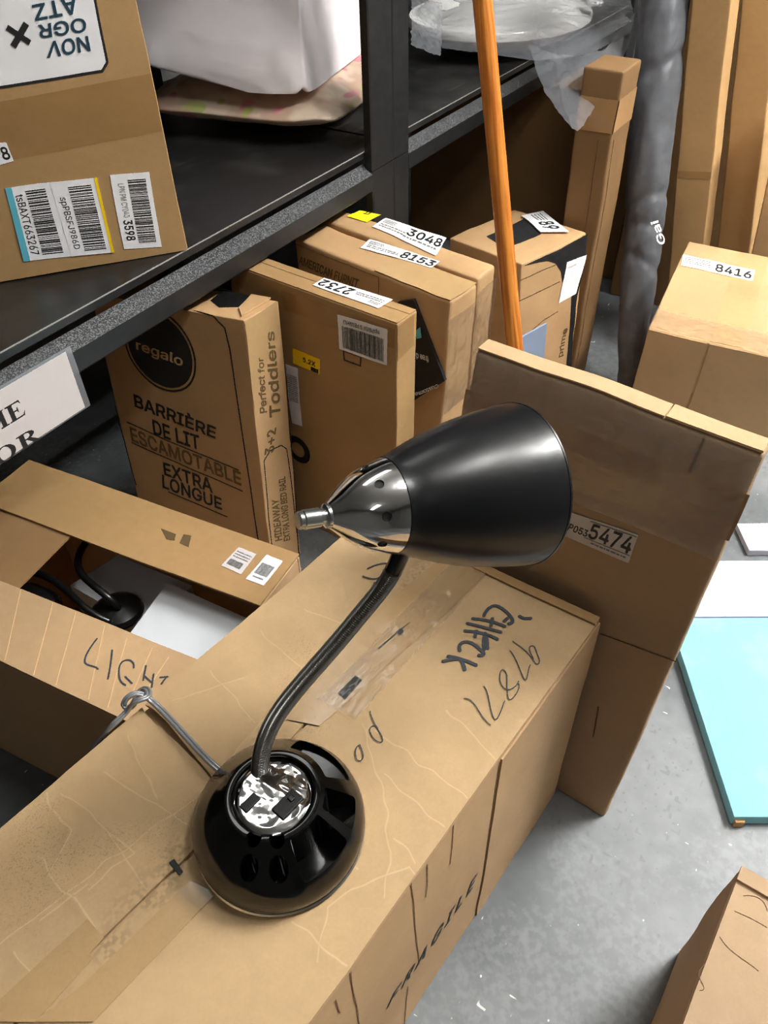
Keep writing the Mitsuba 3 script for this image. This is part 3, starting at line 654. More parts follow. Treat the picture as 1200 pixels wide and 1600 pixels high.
add('desk_lamp_001__gooseneck', tube(spline([[0.5067, 0.9398, 0.34], [0.5024, 0.958, 0.37], [0.5092, 1.0151, 0.375], [0.532, 1.066, 0.37], [0.5776, 1.1032, 0.36], [0.6281, 1.1374, 0.33]], 60), 0.007, 12), 'lamp_black', smooth=True)
add('desk_lamp_001__gooseneck', tube(spline([[0.4769, 0.9321, 0.335], [0.4666, 0.9674, 0.355], [0.4747, 1.0266, 0.36], [0.481, 1.0878, 0.36], [0.4771, 1.1438, 0.35]], 60), 0.007, 12), 'lamp_black', smooth=True)
add('desk_lamp_001__shade', lathe([(0.01, 0), (0.02, 0.01), (0.032, 0.04), (0.04, 0.08), (0.038, 0.08), (0.03, 0.04), (0.018, 0.012), (0.01, 0)], 32, frame_to([0.4562, 1.0545, 0.33], [-0.2, 0.9, -0.3])), 'lamp_black', smooth=35)
tag('desk_lamp_001', 'black gooseneck lamp lying among the foam inside the open carton', 'lamp')

# ------------------------------------------------------------------ cartons standing under the shelf edge
reg = Carton('bed_rail_carton', [0.9558, 1.1457, 0.0, 0.1116, -0.0547, 0.1416, 0.1273, 0.4044, 0.672], 'cardboard_gold', 0.0025, 0.003, 0.03, 5)
tag('bed_rail_carton', 'tall tan carton printed BARRIÈRE DE LIT standing below the left shelf', 'box')
reg.text('lettering', 'x-', [('BARRIÈRE', [[-0.1354, 0.1163], [0.094, 0.08], [0.0862, 0.0408], [-0.1404, 0.0728]]), ('DE LIT', [[-0.0932, 0.051], [0.0397, 0.038], [0.0362, -0.0016], [-0.0966, 0.0111]]), ('EXTRA', [[-0.0872, -0.0641], [0.0548, -0.0753], [0.0511, -0.117], [-0.0906, -0.1033]]), ('LONGUE', [[-0.0986, -0.1036], [0.0744, -0.1242], [0.0711, -0.1599], [-0.1056, -0.1448]])], 'ink')
reg.text('lettering', 'x-', [('ESCAMOTABLE', [[-0.1726, 0.0126], [0.1439, -0.0323], [0.1412, -0.0714], [-0.175, -0.0285]])], 'dark_tan_ink')
RLC, RLE = [[-0.0324, 0.2319], [0.0576, 0.1949]]
rad = math.hypot(RLE[0] - RLC[0], RLE[1] - RLC[1])
reg.decal('logo', 'x-', Point(RLC).buffer(rad, 24).difference(Point(RLC).buffer(rad * 0.955, 24)), 'ink')
lg = reg.decal('logo', 'x-', Point(RLC).buffer(rad * 0.90, 24), 'ink')
reg.text('logo', 'x-', [('regalo', [[-0.0947, 0.2478], [0.0326, 0.2302], [0.0239, 0.199], [-0.0994, 0.2171]])], 'tan_ink', 0.0016)
for l in [[[-0.1761, 0.0222], [0.1391, -0.0285]], [[-0.1759, -0.0323], [0.141, -0.0856]], [[-0.0889, -0.1516], [0.083, -0.1757]], [[0.0745, 0.3398], [0.1283, 0.3346], [0.1534, 0.313], [0.159, 0.2657], [0.1631, 0.0878], [0.1697, -0.2156]], [[-0.21, 0.166], [-0.1954, -0.1599]]]:
    reg.decal('print', 'x-', LineString(l).buffer(0.0014), 'ink')
reg.text('lettering', 'y-', [('Toddlers', [[-0.011, 0.0952], [0.0033, 0.289], [0.0347, 0.2797], [0.0319, 0.0791]]), ('Perfect for', [[-0.0467, 0.1229], [-0.0354, 0.2456], [-0.0138, 0.2381], [-0.02, 0.1127]]), ('3+2', [[-0.0468, 0.0174], [-0.0251, 0.0684], [0.0103, 0.0608], [-0.0091, 0.0075]]), ('HIDEAWAY', [[-0.0421, -0.2255], [-0.0367, -0.1089], [-0.0112, -0.1189], [-0.0113, -0.2403]]), ('EXTRA LONG BED RAIL', [[-0.0068, -0.2492], [-0.0022, -0.0665], [0.0242, -0.0762], [0.0219, -0.2626]])], 'dark_tan_ink')
reg.decal('print', 'y-', Polygon([[-0.049, 0.0052], [-0.0235, 0.0167], [0.0231, 0.006], [0.0424, -0.0126], [0.0543, -0.2986], [0.0554, -0.3837], [-0.0498, -0.3073], [-0.0559, -0.2238]]).buffer(0.001).exterior.buffer(0.0012), 'ink')
reg.decal('edge_line', 'y-', LineString([[0.0687, 0.3352], [0.0682, 0.1746], [0.0586, -0.2015], [0.0522, -0.3599]]).buffer(0.0016), 'ink')
reg.decal('tape', 'y-', Polygon([[-0.0627, 0.3312], [0.0557, 0.3393], [0.0568, 0.2685], [-0.0431, 0.1908], [-0.0622, 0.1393], [-0.0637, 0.1701]]), 'tape', 0.0006, 0.0002)
reg.decal('opening', 'z+', Polygon([[-0.0221, -0.1124], [-0.0011, -0.1489], [0.1052, -0.1202], [0.1363, -0.0838], [0.0794, -0.0535], [0.0056, -0.0705]]), 'socket_black', 0.0004, 0.0006)  # flat black patch, the dark inside of the open top as colour
reg.decal('flap', 'z+', Polygon([[-0.0487, -0.1869], [0.0962, -0.1807], [0.1313, -0.1464], [0.1106, -0.1216], [-0.0112, -0.1544]]), 'cardboard_gold', 0.001, 0.003)

b27 = Carton('flat_carton', [1.1777, 0.9443, 0.0, -0.0586, 0.0131, 0.0177, 0.0708, 0.457, 0.69], 'cardboard_brown', 0.0035, 0.004, 0.03, 7)
tag('flat_carton', 'brown carton with sticker 2732 on top and a yellow sticker on its side', 'box')
b27.flaps('z+', 'v', 0.010, 0.002, 0.002)
NUM = [('text', '2732', .50, .16, .97, .84, 'ink'), ('lines', .05, .45, .45, .75, 2, 3, 'ink_grey'), ('lines', .05, .16, .2, .4, 3, 4, 'ink_grey')]
b27.sticker('z+', [[-0.0094, -0.1638], [-0.0093, 0.0071], [0.0321, 0.0095], [0.0384, -0.1664]], NUM, off=0.0034)
b27.sticker('x-', [[0.2046, 0.2436], [0.0805, 0.2399], [0.0786, 0.3205], [0.206, 0.3278]], [('bars', .07, .08, .93, .72, 21, 'ink'), ('text', 'spPBSF39BWHU', .15, .78, .88, .93, 'ink')])
b27.sticker('x-', [[-0.0556, 0.1945], [0.0236, 0.1941], [0.0198, 0.1532], [-0.0578, 0.1566]], [('text', '5.2X', .38, .30, .84, .62, 'ink'), ('bars', .68, .72, .95, .98, 5, 'ink')], 'yellow_paper')
b27.sticker('x-', [[-0.082, 0.1461], [-0.0442, 0.148], [-0.0479, -0.0173], [-0.0808, -0.0208]], [('lines', .1, .15, .9, .6, 14, 6, 'ink_grey')])
b27.decal('print', 'x-', Polygon([[0.0914, 0.2386], [0.1367, 0.2407], [0.135, 0.2188], [0.0922, 0.217]]).exterior.buffer(0.0016), 'ink')
R27 = [[-0.0703, -0.0983], [-0.0321, -0.0889]]
rr27 = math.hypot(R27[0][0] - R27[1][0], R27[0][1] - R27[1][1])
b27.decal('print', 'x-', Point(R27[0]).buffer(rr27).difference(Point(R27[0]).buffer(rr27 * 0.55)), 'ink')
b27.decal('tape', 'x-', Polygon([[-0.0735, 0.3276], [0.2229, 0.3333], [0.2218, 0.29], [-0.0716, 0.2833]]), 'tape_brown', 0.0004, 0.0002)
b27.decal('tape', 'y-', Polygon([[-0.0348, 0.3391], [0.0233, 0.341], [0.0242, 0.2708], [-0.0333, 0.2618]]), 'tape_brown', 0.0004, 0.0002)

b81 = Carton('flat_carton_001', [1.4485, 0.9601, 0.0, -0.1253, 0.0484, -0.0166, 0.1052, 0.4683, 0.65], 'cardboard_gold', 0.006, 0.010, 0.025, 9, freq=9)
tag('flat_carton_001', 'worn tan carton with sticker 8153 on top, wrapped in clear tape', 'box')
b81.sticker('z+', [[0.0565, 0.0889], [0.0802, -0.1074], [0.0404, -0.1113], [0.0106, 0.078]], [('text', '8153', .53, .14, .98, .86, 'ink'), ('lines', .05, .5, .5, .8, 2, 13, 'ink_grey'), ('lines', .04, .14, .25, .45, 3, 14, 'ink_grey')], off=0.002)
b81.decal('tape', 'z+', rect(-0.05, -0.232, 0.05, -0.02), 'tape', 0.0008, 0.0002)
b81.decal('print', 'x-', Polygon([[-0.247, 0.3113], [0.0358, 0.3152], [0.0358, 0.17], [-0.2731, 0.083]]).exterior.buffer(0.0006), 'dark_tan_ink')
b81.text('lettering', 'x-', [('AMERICAN FURNIT', [[-0.2173, 0.2843], [-0.0245, 0.289], [-0.0311, 0.2652], [-0.2241, 0.26]])], 'dark_tan_ink')

b30 = Carton('flat_carton_002', [1.588, 0.9676, 0.0, -0.1005, 0.0522, -0.07, 0.074, 0.4799, 0.655], 'cardboard_gold', 0.006, 0.010, 0.025, 13, freq=9)
tag('flat_carton_002', 'worn tan carton with sticker 3048 and a bright yellow sticker on top', 'box')
b30.sticker('z+', [[0.0598, 0.0994], [0.072, -0.0757], [-0.0106, -0.1022], [0.006, 0.0977]], [('text', '3048', .46, .14, .98, .62, 'ink'), ('lines', .05, .5, .45, .8, 2, 23, 'ink_grey'), ('lines', .45, .68, .95, .86, 1, 26, 'ink_grey'), ('lines', .04, .14, .25, .45, 3, 24, 'ink_grey')], off=0.002)
b30.sticker('z+', [[0.0556, 0.1769], [0.0675, 0.1197], [0.0161, 0.122], [0.0099, 0.1812]], [('text', '11', .35, .0, .6, .3, 'ink')], 'bright_yellow_paper', off=0.002)
def thin_panel(key, pts, thick, m, label, cat, parts=()):
    P = np.array(pts, float)
    slab_px(key, P, thick, m, label, cat)
b89 = Carton('carton', [1.9673, 0.8023, 0.0, -0.2848, -0.0383, -0.0138, 0.2737, 0.2683, 0.53], 'cardboard_gold', 0.005, 0.006, 0.025, 15, freq=9)
tag('carton', 'tan carton with black printed corner and a curled 89 sticker behind the wooden pole', 'box')
b89.decal('print', 'z+', Polygon([[-0.0636, 0.0586], [0.0922, 0.0579], [0.0485, -0.0455], [-0.086, -0.0332]]), 'ink', 0.0008)
b89.sticker('z+', [[0.1678, 0.0499], [0.0985, -0.104], [0.0474, -0.0442], [0.0982, 0.0729]], [('text', '89', .5, .15, .85, .75, 'ink'), ('lines', .08, .2, .42, .7, 4, 33, 'ink_grey')], off=0.006)
b89.decal('print', 'y-', Polygon([[-0.128, 0.2571], [0.1428, 0.2591], [0.1487, 0.1979], [0.1224, 0.0659], [0.1344, -0.1334], [0.1338, -0.2079], [0.1114, -0.207], [0.1089, -0.0337], [0.0968, 0.0957], [0.0702, 0.1351], [0.0537, 0.1313], [0.0369, 0.1871], [0.0072, 0.2215], [-0.0301, 0.2396], [-0.0706, 0.248]]), 'ink', 0.0008)
b89.sticker('y-', [[0.0579, 0.206], [0.1458, 0.1976], [0.1169, 0.0909], [0.0399, 0.0897]], [('lines', .1, .1, .5, .2, 1, 35, 'paper_grey')], off=0.0016)
b89.text('lettering', 'y-', [('prime', [[0.0584, -0.1], [0.075, -0.0091], [0.1023, -0.0117], [0.0895, -0.1047]])], 'dark_tan_ink')
for l in [[[-0.1551, 0.2202], [0.0078, 0.2176]], [[-0.1504, 0.1653], [0.0357, 0.1571]], [[-0.0752, 0.0461], [-0.0213, 0.0607], [0.0407, 0.0647]]]:
    b89.decal('crease', 'y-', LineString(l).buffer(0.0012), 'crease_dark', 0.0004, 0.0004)

E84 = [1.9734, 0.2255, 0.0, 0.1138, 0.0285, 0.0014, 0.522, 0.35, 0.5]
b84 = Carton('carton_001', E84, 'cardboard_gold', 0.004, 0.005, 0.03, 19)
tag('carton_001', 'tan carton with sticker 8416 on its top standing at the right', 'box')
b84.sticker('z+', [[0.1656, 0.1728], [0.1586, -0.0164], [0.0922, -0.0177], [0.0981, 0.165]], [('text', '8416', .47, .2, .97, .86, 'ink'), ('lines', .04, .15, .4, .75, 4, 43, 'ink_grey')], off=0.001)
b84.decal('tape', 'z+', rect(-0.255, -0.04, 0.255, 0.035), 'tape', 0.0006, 0.0003, 0.02)
b84.decal('tape', 'x-', Polygon([[-0.0685, 0.1061], [-0.0243, 0.1121], [-0.0203, -0.0163], [-0.0684, -0.0163]]), 'tape_brown', 0.0006, 0.0003)
b84.flaps('x-', 'v', [[-0.037, 0.2459]][0][0], 0.006, 0.003)

# the tall thin carton with sticker 5474, leaning behind the large carton
b54 = Carton('tall_flat_carton', [0.806, 0.2208, 0.0, -0.0643, 0.022, 0.0136, 0.0298, 0.3861, 0.893], 'cardboard_grey_tan', 0.004, 0.008, 0.025, 21, freq=6, bend=(0.355, 0.13))
tag('tall_flat_carton', 'tall thin brown carton with sticker 5474, wrapped in clear plastic behind the lamp shade', 'box')
b54.sticker('x-', [[-0.0503, 0.2548], [0.09, 0.2669], [0.0889, 0.2114], [-0.0583, 0.2069]], [('text', '5474', .55, .12, .98, .70, 'ink'), ('text', 'P053', .34, .42, .54, .70, 'ink'), ('lines', .6, .80, .96, .92, 1, 52, 'ink_grey'), ('rect', .52, .06, .99, .09, 'ink_grey'), ('rect', .52, .72, .99, .75, 'ink_grey')], 'paper_grey', off=0.0012)
b54.decal('tape', 'x-', Polygon([[-0.2222, 0.3838], [0.2027, 0.3922], [0.2038, 0.3178], [-0.2262, 0.279]]), 'tape_brown', 0.0004, 0.0002)
for l in [[[0.0826, 0.0466], [0.1519, 0.0592], [0.197, 0.0672]], [[0.125, 0.4396], [0.1225, 0.3912]], [[0.1141, -0.1297], [0.123, -0.2127]]]:
    b54.decal('crease', 'x-', LineString(l).buffer(0.0012), 'crease_dark', 0.0006, 0.0004)
b54.decal('flap', 'z+', rect(-0.014, -0.19, 0.014, -0.075), 'cardboard', 0.0, 0.003, 0.03)
b54.decal('flap', 'z+', rect(-0.014, -0.073, 0.014, 0.19), 'cardboard', 0.0, 0.002, 0.03)
def crumple(car, face, u0, u1, v0, v1, amp, name, m, n=60, seed=0, off=0.003):
    U, Vv = np.meshgrid(np.linspace(u0, u1, n), np.linspace(v0, v1, n), indexing='ij')
    q = np.stack([U * 30, Vv * 30, U * 0 + seed], -1)
    h = np.abs(meshkit.fbm(q, 4, seed=seed) - 0.5) * 2 * amp + off
    P = car.on(face, np.stack([U, Vv, h], -1).reshape(-1, 3))
    I = np.arange(n * n).reshape(n, n)
    f = np.stack([I[:-1, :-1], I[1:, :-1], I[1:, 1:], I[:-1, 1:]], -1).reshape(-1, 4)
    return add(car.key + '__' + name, (P, f), m, smooth=True)
crumple(b54, 'x-', -0.192, 0.192, 0.28, 0.445, 0.006, 'plastic_wrap', 'clear_film', 90, 3)
crumple(b81, 'y-', -0.055, 0.055, 0.02, 0.285, 0.004, 'plastic_wrap', 'clear_wrap', 40, 5)
crumple(b30, 'y-', -0.04, 0.04, 0.05, 0.295, 0.004, 'plastic_wrap', 'clear_wrap', 40, 6)

crumple(b84, 'z+', -0.262, -0.17, -0.176, 0.176, 0.005, 'plastic_wrap', 'clear_wrap', 60, 9)

crumple(big, 'z+', 0.20, 0.535, -0.03, 0.03, 0.003, 'clear_tape', 'clear_wrap', 90, 11, 0.0086)
# small pieces between the cartons
slab_px('black_mailer', [b81.on('x-', [u, v, 0.010]) for u, v in [[0.0983, 0.2783], [0.1416, 0.301], [0.2381, 0.1282], [0.142, 0.0135]]], 0.008, 'black_carton', 'black printed flat mailer tucked between the 2732 and 8153 cartons', 'mailer')
P_ = [[0.1487, 0.2247], [0.1662, 0.2436], [0.1694, 0.2179], [0.1551, 0.2068]]
b81.decal('placeholder', 'x-', Polygon(P_).buffer(0.0001), 'cyan_ink', 0.0125, 0.0003); scene['black_mailer__logo'] = scene.pop('flat_carton_001__placeholder')
b81.text('placeholder', 'x-', [('free d', [[0.1949, 0.1609], [0.1557, 0.1526], [0.153, 0.1693], [0.192, 0.179]]), ('Customer', [[0.225, 0.1037], [0.155, 0.0397], [0.1524, 0.0521], [0.2206, 0.1127]])], 'paper_grey', 0.0125); scene['black_mailer__lettering'] = scene.pop('flat_carton_001__placeholder')
slab_px('grey_mailer', [b89.on('y-', [u, v, 0.05]) for u, v in [[-0.2473, 0.0876], [-0.0713, 0.0866], [-0.0681, -0.1325], [-0.2404, -0.0518]]], 0.006, 'grey_blue_plastic', 'flat blue-grey mailer leaning behind the wooden pole', 'mailer')

# the open box at the lower right
lrp = np.array([0.6247, -0.1605])
LY = -0.048
eX, eY = np.array([math.cos(LY), math.sin(LY)]), np.array([-math.sin(LY), math.cos(LY)])
cc = lrp - eX * 0.425 - eY * 0.24
blr = Carton('carton_002', [cc[0], cc[1], 0, LY, 0, 0, 0.85, 0.48, 0.342], 'cardboard_grey_tan', 0.005, 0.005, 0.03, 27, freq=5)
tag('carton_002', 'tan carton in the lower right corner on the concrete floor', 'box')
blr.flaps('z+', 'u', -0.02, 0.003, 0.003)
blr.decal('edge_fold', 'z+', rect(0.405, -0.239, 0.427, 0.239), 'cardboard_grey_tan', 0.003, 0.005)
for l in [[[0.4186, 0.2188], [0.4098, 0.2118], [0.4074, 0.2054], [0.4144, 0.1972]], [[0.3195, 0.2331], [0.3114, 0.2163], [0.3093, 0.1984], [0.3072, 0.1807]], [[0.363, 0.2275], [0.3661, 0.2061], [0.3668, 0.1865]], [[0.2745, 0.2384], [0.2548, 0.2363], [0.2488, 0.23], [0.243, 0.2334]], [[0.3903, 0.2244], [0.3988, 0.2042], [0.3885, 0.1924]]]:
    blr.decal('crease', 'z+', LineString(smooth_line(l)).buffer(0.0005), 'crease_dark', 0.0032, 0.0004)

# blue and white flat box on the floor
d2, d1, Cb = np.array([0.853, 0.522]), np.array([0.522, -0.853]), np.array([0.892, -0.176])
def board(key, a0, a1, b0, b1, z0_, z1_, m, r=0.002):
    g = box_grid([a1 - a0, b1 - b0, z1_ - z0_], r, 0.05)
    v = g.vertices + [(a0 + a1) / 2, (b0 + b1) / 2, (z0_ + z1_) / 2]
    w = np.c_[Cb + v[:, :1] * d2 + v[:, 1:2] * d1, v[:, 2]]
    w[:, 2] += 0.002 * (meshkit.noise(w * 12, 5) - 0.5) * (v[:, 2] > 0.01)
    g = trimesh.Trimesh(w, g.faces, process=False); g.fix_normals()
    return add(key, g, m, smooth=35)
board('blue_flat_box__blue_panel', 0.0, 0.476, 0.0, 0.55, 0.001, 0.030, 'blue_board')
board('blue_flat_box__white_panel', 0.479, 0.656, 0.0, 0.55, 0.001, 0.030, 'white_board')
board('blue_flat_box__torn_corner', -0.006, 0.014, 0.004, 0.022, 0.001, 0.020, 'cardboard_gold', 0.001)
tag('blue_flat_box', 'flat light blue and white box lying on the floor at the right', 'box')
board('foam_board', 0.70, 0.80, 0.26, 0.55, 0.001, 0.02, 'white_board')
tag('foam_board', 'white foam board on the floor beyond the blue box', 'board')
slab_px('envelope', [b84.on('x-', [u, v, 0.008]) for u, v in [[-0.1677, 0.0244], [-0.0848, 0.0231], [-0.0668, -0.0747], [-0.156, -0.0803]]], 0.003, 'paper', None)
tag('envelope', 'small pale envelope in front of the 8416 carton', 'envelope')

# ------------------------------------------------------------------ tall things at the far right
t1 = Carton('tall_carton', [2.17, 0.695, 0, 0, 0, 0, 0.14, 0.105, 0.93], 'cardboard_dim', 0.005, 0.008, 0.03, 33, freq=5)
tag('tall_carton', 'tall narrow brown carton with taped top standing left of the grey fabric roll', 'box')
t1.decal('tape', 'x-', rect(-0.05, 0.32, 0.05, 0.40), 'tape_brown', 0.0008, 0.0003)
t1.decal('tape', 'y-', rect(-0.068, 0.32, 0.068, 0.40), 'tape_brown', 0.0008, 0.0003)
t1.decal('crease', 'x-', rect(0.016, -0.46, 0.018, 0.3), 'crease_dark', 0.0006, 0.0004)
t1.decal('crease', 'y-', rect(-0.05, -0.46, -0.047, 0.3), 'crease_dark', 0.0006, 0.0004)
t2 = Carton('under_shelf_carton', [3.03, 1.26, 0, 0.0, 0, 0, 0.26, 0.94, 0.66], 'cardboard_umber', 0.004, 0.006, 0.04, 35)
tag('under_shelf_carton', 'broad brown carton in the shadow under the right shelf', 'box')
t3 = Carton('wide_carton', [2.88, 0.46, 0, 0, 0, 0, 0.2, 0.60, 1.5], 'cardboard_umber', 0.004, 0.006, 0.05, 36)  # added backing, fills the gaps between the tall cartons with dark brown
tag('wide_carton', 'wide dark brown carton added in the background to darken the gaps between the slim tall cartons', 'box')
A0 = [2.41, 0.4, 0]
def lean(key, bottom, top, width, depth, height, m, label, seed):
    """A tall carton whose lower left front edge runs from bottom towards top."""
    b, t = np.array(bottom, float), np.array(top, float)
    zed = (t - b) / np.linalg.norm(t - b)
    ex = np.array([1.0, 0, 0]); ex = ex - zed * (ex @ zed); ex /= np.linalg.norm(ex)
    ey = np.cross(zed, ex)
    c = Carton(key, [0, 0, 0, 0, 0, 0, depth, width, height], m, 0.004, 0.005, 0.03, seed, body=False, freq=6)
    c.M = np.stack([ex, ey, zed], 1)
    s = b - zed * (b[2] / zed[2])
    c.o = s + ex * depth / 2 - ey * width / 2
    lift = 0.5 * width * abs(ey[2]) + 0.5 * depth * abs(ex[2])
    c.o = c.o + zed * lift
    g = box_grid(c.d, 0.005, 0.03)
    add(key + '__body', trimesh.Trimesh(c.map(g.vertices), g.faces, process=False), m, smooth=40)
    tag(key, label, 'box')
    return c
ta = lean('tall_carton_001', [2.41, 0.496, 0.377], [2.41, 0.594, 1.03], 0.098, 0.09, 1.35, 'cardboard_brown', 'slim tall brown carton leaning beside the grey fabric roll', 37)
ta.decal('tape', 'x-', rect(-0.047, -0.08, 0.047, -0.06), 'tape_brown', 0.0006, 0.0003)
tb = lean('tall_carton_002', [2.52, 0.381, 0.378], [2.52, 0.481, 0.956], 0.095, 0.16, 1.35, 'cardboard_brown', 'tall brown carton second from the grey roll, behind the 8416 carton', 39)
tc = lean('tall_carton_003', [2.40, 0.262, 0.40], [2.40, 0.30, 0.80], 0.10, 0.08, 0.85, 'cardboard_gold', 'short tan carton at the right edge behind the 8416 carton', 41)

# the wooden pole
PA, PB = np.array([1.3996, 0.6995, 1.2193]), np.array([1.3064, 0.5241, 0.5808])
dP = (PB - PA) / np.linalg.norm(PB - PA)
P0 = PB + dP * (PB[2] / -dP[2])
Lp = np.linalg.norm(PA - P0) + 0.25
g = lathe([(0, 0), (0.012, 0), (0.0155, 0.004), (0.0168, 0.05), (0.0172, 0.5 * Lp), (0.0168, Lp - 0.03), (0.014, Lp - 0.008), (0.008, Lp), (0, Lp)], 32, frame_to(P0, -dP))
add('wooden_pole', g, 'orange_wood', smooth=40)
tag('wooden_pole', 'orange varnished wooden pole leaning in front of the shelving', 'pole')

# the grey fabric roll
RA, RB = np.array([2.445, 0.6742, 1.0226]), np.array([2.1636, 0.4713, 0.0401])
dR = (RA - RB) / np.linalg.norm(RA - RB)
R0 = RB - dR * (RB[2] / dR[2])
n = 260
u = np.linspace(-0.0, 1.25, n)
pr = R0 + np.outer(u * np.linalg.norm(RA - R0), dR)
g = tube(pr, np.interp(u, [0, .06, .3, .55, .8, 1.25], [.036, .040, .050, .060, .066, .066]), 56)
v = g.vertices
ax = (v - R0) @ dR
ang = np.arctan2(*np.stack([(v - R0) @ np.cross(dR, [0, 0, 1.0]), (v - R0) @ np.cross(dR, np.cross(dR, [0, 0, 1.0]))]))
q = np.stack([ax * 9, np.cos(ang) * 1.2, np.sin(ang) * 1.2], -1)
h = (meshkit.fbm(q, 4, seed=2) - 0.5) * 0.018
knots = sum(-0.006 * np.exp(-((ax - a + 0.03 * np.sin(ang + k)) / 0.018) ** 2) for k, a in enumerate((0.42, 0.50, 0.58, 0.93)))
rad_ = v - (R0 + np.outer(ax, dR)); rad_ /= np.maximum(np.linalg.norm(rad_, axis=1, keepdims=True), 1e-9)
g.vertices = v + rad_ * (h + knots)[:, None]
add('fabric_roll__bag', g, 'grey_fabric', smooth=True)
tag('fabric_roll', 'long grey nylon bag roll standing upright between the tall cartons', 'bag')
ROLLTXT = [[2.1332, 0.4735, 0.5109], [2.1583, 0.5154, 0.5579], [2.1738, 0.4999, 0.5626], [2.1487, 0.458, 0.5156]]
def flat_text(key, txt, quad, m, lift=0.001):
    q = np.array(quad, float)
    g = text_unit(txt)
    s, t = g.vertices[:, 0:1], 1 - g.vertices[:, 1:2]
    nrm = np.cross(q[1] - q[0], q[3] - q[0]); nrm /= np.linalg.norm(nrm)
    if nrm @ (CAM - q[0]) < 0: nrm = -nrm
    P = q[0] * (1 - s) * (1 - t) + q[1] * s * (1 - t) + q[2] * s * t + q[3] * (1 - s) * t
    return add(key, trimesh.Trimesh(P + nrm * (lift + g.vertices[:, 2:] * 0.0004), g.faces, process=False), m)
flat_text('fabric_roll__lettering', 'Gai', ROLLTXT, 'paper')

# ------------------------------------------------------------------ on the left shelf
nov = Carton('printed_carton', [0.9141, 1.3605, 0.8005, 0.9201, 0, 0, 0.28, 0.46, 0.58], 'cardboard_brown', 0.002, 0.004, 0.03, 45)
tag('printed_carton', 'brown carton with upside-down lettering on a white panel, on the left shelf', 'box')
nov.flaps('x-', 'u', [[0.0736, -0.0268]][0][1], 0.003, 0.003)
WP = [[-0.1527, 0.0219], [0.1503, 0.033], [0.1602, 0.0432], [0.1658, 0.1454], [0.1664, 0.2246], [-0.1105, 0.2043]]
nov.decal('print', 'x-', Polygon(WP).buffer(0.004, join_style=2), 'ink', 0.0036, 0.0003)
nov.decal('printed_panel', 'x-', Polygon(WP), 'paper', 0.0042, 0.0003)
nov.text('lettering', 'x-', [('NOV', [[0.1415, 0.0607], [0.072, 0.0576], [0.0809, 0.08], [0.1425, 0.0822]]), ('OGR', [[0.1429, 0.0874], [0.0697, 0.0845], [0.0737, 0.1032], [0.1453, 0.1065]]), ('ATZ', [[0.1372, 0.1123], [0.0716, 0.1086], [0.0726, 0.1295], [0.1389, 0.135]])], 'teal_ink', 0.0052)
nov.decal('print', 'x-', unary_union([LineString(l).buffer(0.0042, cap_style=2) for l in [[[0.0285, 0.1039], [0.0541, 0.0807]], [[0.0576, 0.1064], [0.0283, 0.0779]]]]), 'ink', 0.0052, 0.0003)
nov.decal('tape', 'x-', Polygon([[-0.0267, 0.0045], [0.2274, 0.0192], [0.2282, -0.0251], [0.2268, -0.0714], [-0.0582, -0.0856]]), 'tape_brown', 0.0033, 0.0002)
nov.sticker('x-', [[0.02, -0.1278], [0.0174, -0.2629], [-0.0651, -0.2577], [-0.0538, -0.1265]], [('bars', .07, .14, .95, .58, 61, 'ink'), ('text', 'tsBAXT663267', .1, .64, .92, .82, 'ink'), ('rect', 0, .86, 1, 1, 'cyan_ink')], off=0.0038)
nov.sticker('x-', [[0.0995, -0.1318], [0.0934, -0.268], [0.0174, -0.2629], [0.02, -0.1278]], [('bars', .08, .16, .94, .66, 62, 'ink'), ('text', 'spPBSFJ986D', .2, .74, .9, .92, 'ink'), ('rect', 0, 0, 1, .07, 'yellow_paper')], off=0.0044)
nov.sticker('x-', [[0.1899, -0.1349], [0.1813, -0.2736], [0.112, -0.265], [0.122, -0.1307]], [('bars', .08, .12, .93, .58, 63, 'ink'), ('text', 'LPN PM CY040', .12, .68, .56, .84, 'ink_grey'), ('text', '3598', .6, .64, .88, .88, 'ink')], off=0.0038)
nov.sticker('x-', [[-0.0965, -0.0528], [-0.0287, -0.0558], [-0.0266, -0.0858], [-0.1002, -0.0952]], [('text', '8', .80, .2, .97, .85, 'ink')], off=0.0038)

def cushion(c, a, b, h, e=0.35, n=70, seed=0, amp=0.012, freq=9, tilt=(0, 0, 0), sag=0.0):
    th, ph = np.meshgrid(np.linspace(-np.pi, np.pi, 2 * n), np.linspace(-np.pi / 2, np.pi / 2, n), indexing='ij')
    sg = lambda x, p: np.sign(x) * np.abs(x) ** p
    x, y, z = a * sg(np.cos(ph), 0.9) * sg(np.cos(th), e), b * sg(np.cos(ph), 0.9) * sg(np.sin(th), e), h * np.sin(ph)
    edge = np.maximum(np.abs(x) / a, np.abs(y) / b)
    z = z * (1 - 0.55 * edge ** 3) - sag * edge ** 4
    P = np.stack([x, y, z], -1).reshape(-1, 3) @ rotm(*tilt).T
    q = P * freq + seed
    P = P + np.stack([meshkit.fbm(q + 9 * k, 4, seed=seed + k) - 0.5 for k in range(3)], -1) * 2 * amp
    P[:, 2] = np.maximum(P[:, 2], -max(h * 0.92, sag * 1.12))
    I = np.arange(th.size).reshape(th.shape)
    f = np.stack([I[:-1, :-1], I[1:, :-1], I[1:, 1:], I[:-1, 1:]], -1).reshape(-1, 4)
    m = trimesh.Trimesh(P + c, np.vstack([f[:, [0, 1, 2]], f[:, [0, 2, 3]]]), process=True)
    m.update_faces(m.nondegenerate_faces())
    m.fix_normals()
    return m
FB = [-0.1655, -0.2136, 0.0]
